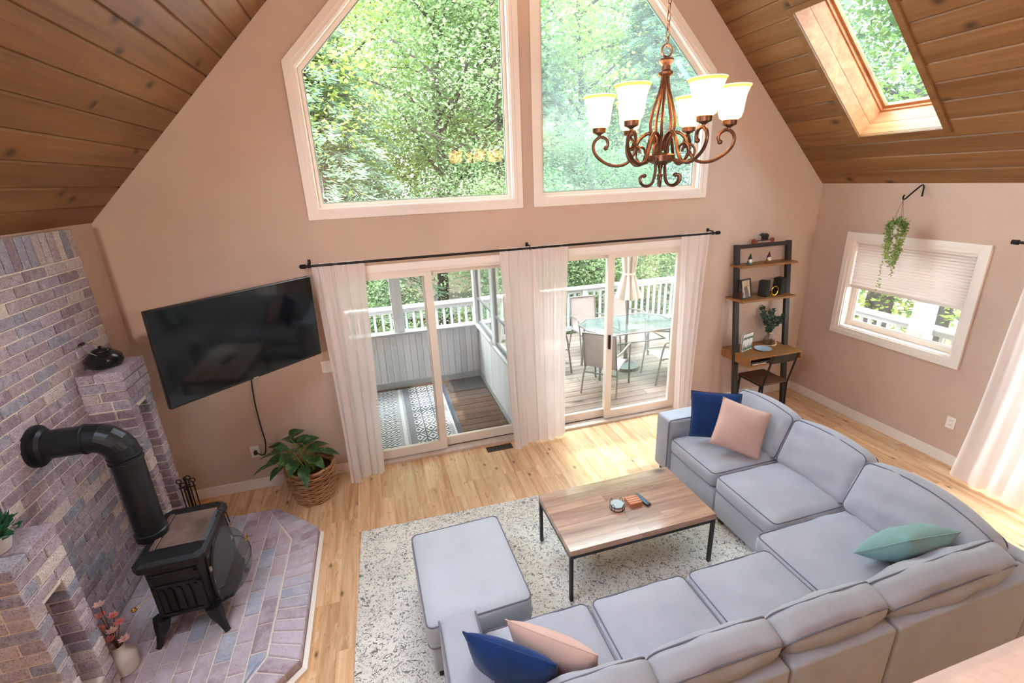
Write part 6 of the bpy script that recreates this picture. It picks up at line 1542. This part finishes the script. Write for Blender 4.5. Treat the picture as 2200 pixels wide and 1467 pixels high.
# ------------------------------------------------------------------ trees
BARK = plain('grey_bark', lin(78, 70, 68), 0.9, var=0.3, scale=8, bump=0.5, bscale=20)
LF1 = leafy('maple_leaf_bright', lin(112, 138, 62), lin(192, 208, 120), 0.5)
LF2 = leafy('maple_leaf_mid', lin(88, 118, 82), lin(160, 184, 134), 0.5)
LF3 = leafy('hemlock_needle', lin(84, 114, 94), lin(150, 178, 144), 0.35)
def leaf_quad(mb, p, d, s_, L, w_):
    k = d.cross(s_) * L * 0.12
    mb.v += [p, p + d * L * .28 + s_ * w_ * .85 + k, p + d * L * .62 + s_ * w_ * .8 + k, p + d * L, p + d * L * .62 - s_ * w_ * .8 + k, p + d * L * .28 - s_ * w_ * .85 + k]; n = len(mb.v) - 6; mb.f += [[n, n + 1, n + 2, n + 3], [n, n + 3, n + 4, n + 5]]
def broadleaf(seed, H, spread, nleaf, crown0=0.25, lsize=0.16):
    rg = random.Random(seed); tr = MB(); lf = MB(); tips = []
    lean = Vector((rg.uniform(-.08, .08), rg.uniform(-.05, .05), 1))
    trunk = [Vector((0, 0, 0))]
    for k in range(1, 9): trunk.append(Vector((lean.x * H * k / 8 + rg.uniform(-.12, .12), lean.y * H * k / 8 + rg.uniform(-.12, .12), H * k / 8)))
    trunk = smooth_path(trunk, 3); n = len(trunk)
    tr.tube(trunk, [0.16 * (1 - 0.85 * i / n) * H / 10 for i in range(n)], 8)
    for k in range(26):
        f = crown0 + (1 - crown0) * (k + rg.random()) / 26; b = trunk[min(n - 1, int(f * (n - 1)))]
        a = k * 2.4 + rg.uniform(-.4, .4); L = spread * (0.55 + 0.6 * math.sin(PI * min(1, (f - crown0) / (1 - crown0) * 0.9 + 0.1))) * rg.uniform(0.7, 1.1)
        d = Vector((math.cos(a), math.sin(a), rg.uniform(0.25, 0.8))).normalized(); e = b + d * L; mid = b + d * L * .5 + Vector((rg.uniform(-.2, .2), rg.uniform(-.2, .2), rg.uniform(-.1, .25)))
        pth = smooth_path([b, mid, e], 4); m_ = len(pth); tr.tube(pth, [0.045 * (1 - 0.8 * i / m_) * H / 10 for i in range(m_)], 5)
        for t in range(2, m_): tips.append((pth[t], 0.35 + 0.3 * rg.random()))
        for q in range(3):
            s0 = pth[rg.randrange(2, m_)]; d2 = Vector((math.cos(a + rg.uniform(-1.2, 1.2)), math.sin(a + rg.uniform(-1.2, 1.2)), rg.uniform(-.1, .7))).normalized(); e2 = s0 + d2 * L * 0.45
            tr.tube([s0, (s0 + e2) / 2 + Vector((0, 0, .05)), e2], [0.02, 0.012, 0.006], 4); tips += [(e2, 0.45), ((s0 + e2) / 2, 0.35)]
    for _ in range(nleaf):
        c, r = rg.choice(tips); p = c + Vector((rg.gauss(0, 1), rg.gauss(0, 1), rg.gauss(0, .7))) * r
        d = Vector((rg.uniform(-1, 1), rg.uniform(-1, 1), rg.uniform(-.8, .35))).normalized(); s_ = d.cross(Vector((rg.uniform(-.5, .5), rg.uniform(-.5, .5), 1))).normalized(); L = lsize * rg.uniform(.6, 1.25)
        leaf_quad(lf, p, d, s_, L, L * 0.36)
    return tr, lf
def conifer(seed, H, R, n, needle=0.24):
    rg = random.Random(seed); tr = MB(); lf = MB(); tr.tube([(0, 0, 0), (0.05, 0, H * .5), (0, 0, H)], [0.22, 0.13, 0.02], 8)
    for k in range(n):
        f = 0.06 + 0.92 * (k / n); z = H * f; L = R * (1 - f) ** 0.8 * rg.uniform(0.75, 1.1) + 0.15; a = k * 2.4
        d = Vector((math.cos(a), math.sin(a), 0)); e = Vector((0, 0, z)) + d * L + Vector((0, 0, -0.22 * L)); mid = Vector((0, 0, z)) + d * L * .5 + Vector((0, 0, 0.03 * L))
        pth = smooth_path([Vector((0, 0, z)), mid, e], 5); tr.tube(pth, 0.014, 4); s_ = Vector((-d.y, d.x, 0))
        for i, p in enumerate(pth[2:]):
            for q in range(38):
                sg = rg.choice((-1, 1)); dd = (d * rg.uniform(.3, 1) + s_ * sg * rg.uniform(.5, 1.1) + Vector((0, 0, rg.uniform(-.6, .05)))).normalized(); p0 = p + d * rg.uniform(-.12, .12) * L * .8 + s_ * sg * rg.uniform(0, .35) * L * (1 - i / 12) + Vector((0, 0, rg.uniform(-.12, .06)))
                leaf_quad(lf, p0, dd, dd.cross(Vector((0, 0, 1))).normalized(), needle * rg.uniform(.6, 1.3), needle * 0.10)
    return tr, lf
def make_tree(nm, gen, mat):
    tr, lf = gen; return (tr.mesh('trunk', BARK, 'all', recalc=False), lf.mesh('foliage', mat, False, recalc=False))
TA = make_tree('a', broadleaf(31, 11.5, 2.9, 30000, 0.22, 0.115), LF1); TB = make_tree('b', broadleaf(32, 12.5, 2.7, 24000, 0.26, 0.115), LF2); TCn = make_tree('c', conifer(33, 11.5, 3.3, 190, 0.135), LF3)
TD = make_tree('d', broadleaf(34, 8.0, 2.6, 36000, 0.12, 0.10), LF2)
def tree(kind, x, y, z, s, rz, lab, cat='tree'):
    nm = {id(TA): 'maple_tree', id(TB): 'oak_tree', id(TCn): 'hemlock_tree', id(TD): 'understory_tree'}[id(kind)]
    t = thing(nm, lab, cat, (x, y, z), rz, group='trees around the deck'); t.scale = (s, s, s)
    for n_, me in (('trunk', kind[0]), ('foliage', kind[1])):
        o = bpy.data.objects.new(n_, me); COL.objects.link(o); o.parent = t
    return t
GZ = -2.6
for a in ((TA, -2.6, 9.0, GZ, 1.0, 0.4, 'bright yellow-green maple at the far left of the left gable window'), (TB, 1.9, 10.5, GZ, 1.05, 2.0, 'dark-trunked tree filling the middle of the left gable window'), (TB, 3.6, 8.3, GZ, 0.82, 4.4, 'forked tree beside the post between the gable windows'),
          (TCn, -1.0, 8.6, GZ, 0.98, 0.0, 'blue-green hemlock low in the left gable window'), (TCn, 4.7, 8.6, GZ, 0.80, 1.5, 'hemlock at the post between the two gable windows'), (TA, 6.4, 10.5, GZ, 1.0, 1.1, 'leafy maple filling the left of the fogged window'), (TB, 9.3, 12.0, GZ, 1.1, 3.2, 'tall tree in the right half of the fogged window'),
          (TCn, 8.2, 8.6, GZ, 0.95, 2.2, 'dark hemlock behind the chandelier in the fogged window'), (TD, 5.2, 6.6, GZ, 0.75, 0.8, 'bushy tree just beyond the railing right of the umbrella'), (TD, 3.3, 6.2, GZ, 0.62, 2.8, 'bushy tree just beyond the railing left of the umbrella'), (TA, 0.3, 15.0, GZ, 1.15, 5.0, 'distant maple behind the hemlock'), (TB, -6.5, 13.0, GZ, 1.2, 0.9, 'distant tree beyond the porch at left'),
          (TD, -0.9, 7.0, GZ, 0.55, 5.2, 'low green tree seen over the porch rail at left'), (TB, 12.5, 9.0, GZ, 1.1, 5.5, 'tree at the right of the deck seen over the corner'), (TA, 9.6, 2.6, GZ, 0.95, 2.6, 'leafy tree above the skylight'), (TCn, 11.0, -0.4, GZ, 0.6, 0.3, 'small hemlock outside the side window'), (TA, 5.0, 16.5, GZ, 1.2, 3.9, 'distant maple behind the fogged window'), (TD, -4.6, 19.0, GZ, 1.7, 0.3, 'broad distant tree at the left behind the bright maple'), (TD, 2.6, 21.0, GZ, 1.8, 2.1, 'broad distant tree behind the dark-trunked tree'), (TD, 10.0, 20.0, GZ, 1.8, 4.0, 'broad distant tree behind the tall tree in the fogged window'), (TD, -12.0, 17.0, GZ, 1.6, 1.0, 'broad distant tree far left beyond the porch'), (TD, 17.0, 14.0, GZ, 1.6, 5.0, 'broad distant tree far right beyond the deck'), (TD, 14.5, 3.0, GZ, 1.3, 2.0, 'broad tree beyond the side railing'), (TD, 11.5, -4.8, GZ, 1.25, 0.5, 'broad tree outside the side door at the right edge')):  # last tree added outside the side door to dim the sky on the curtain
    tree(*a)
for k, (x, y, r, lab) in enumerate(((9.9, 2.4, 0.16, 'thick grey trunk outside the left of the side window'), (10.6, 1.72, 0.13, 'thick grey trunk outside the right of the side window'))):
    t = thing('tree_trunk', lab, 'tree', (x, y, GZ)); MB().tube(smooth_path([(x, y, GZ), (x + .05, y, 0), (x, y + .05, 4), (x + .1, y, 9)], 5), [r * (1.25 - i / 40) for i in range(16)], 12).build('trunk', BARK, t, smooth=True)
    mb = MB(); rg = random.Random(70 + k)
    for _ in range(2500):
        p = Vector((x + rg.gauss(0, 1.6), y + rg.gauss(0, 1.6), 8.2 + rg.gauss(0, 1.2))); d = Vector((rg.uniform(-1, 1), rg.uniform(-1, 1), rg.uniform(-1, .3))).normalized(); leaf_quad(mb, p, d, d.orthogonal().normalized(), 0.22, 0.08)
    mb.build('foliage', LF2, t, recalc=False)

# neighbouring house, mostly its roof
nh = thing('neighbour_house', 'tan shingled roof of a neighbouring house seen through the porch', 'house', (1.6, 17.0, GZ))
SH = plain('tan_shingle', lin(190, 172, 158), 0.9, var=0.2, scale=5, bump=0.4, bscale=14)
MB().box((-3.5, 15.0, GZ), (6.5, 19.5, -1.4)).build('wall', plain('grey_siding', lin(168, 166, 160), 0.8), nh)
for j in range(12):
    y0, y1 = 14.5 + j * 0.235, 14.5 + (j + 1) * 0.235; z0, z1 = -1.55 + j * 0.15, -1.55 + (j + 1) * 0.15
    MB().add([(-4, y0, z0 + 0.03), (7, y0, z0 + 0.03), (7, y1 + .05, z1 + 0.03), (-4, y1 + .05, z1 + 0.03), (-4, y0, z0 - 0.02), (7, y0, z0 - 0.02), (7, y1 + .05, z1 - 0.03), (-4, y1 + .05, z1 - 0.03)], [(0, 1, 2, 3), (7, 6, 5, 4), (0, 4, 5, 1), (1, 5, 6, 2), (2, 6, 7, 3), (3, 7, 4, 0)]).build('shingle_course', SH, nh)
MB().prism([(17.25, 0.22), (20.1, -1.55), (20.1, -1.65), (17.25, 0.12)], -4, 7, 'X').build('rear_slope', SH, nh)
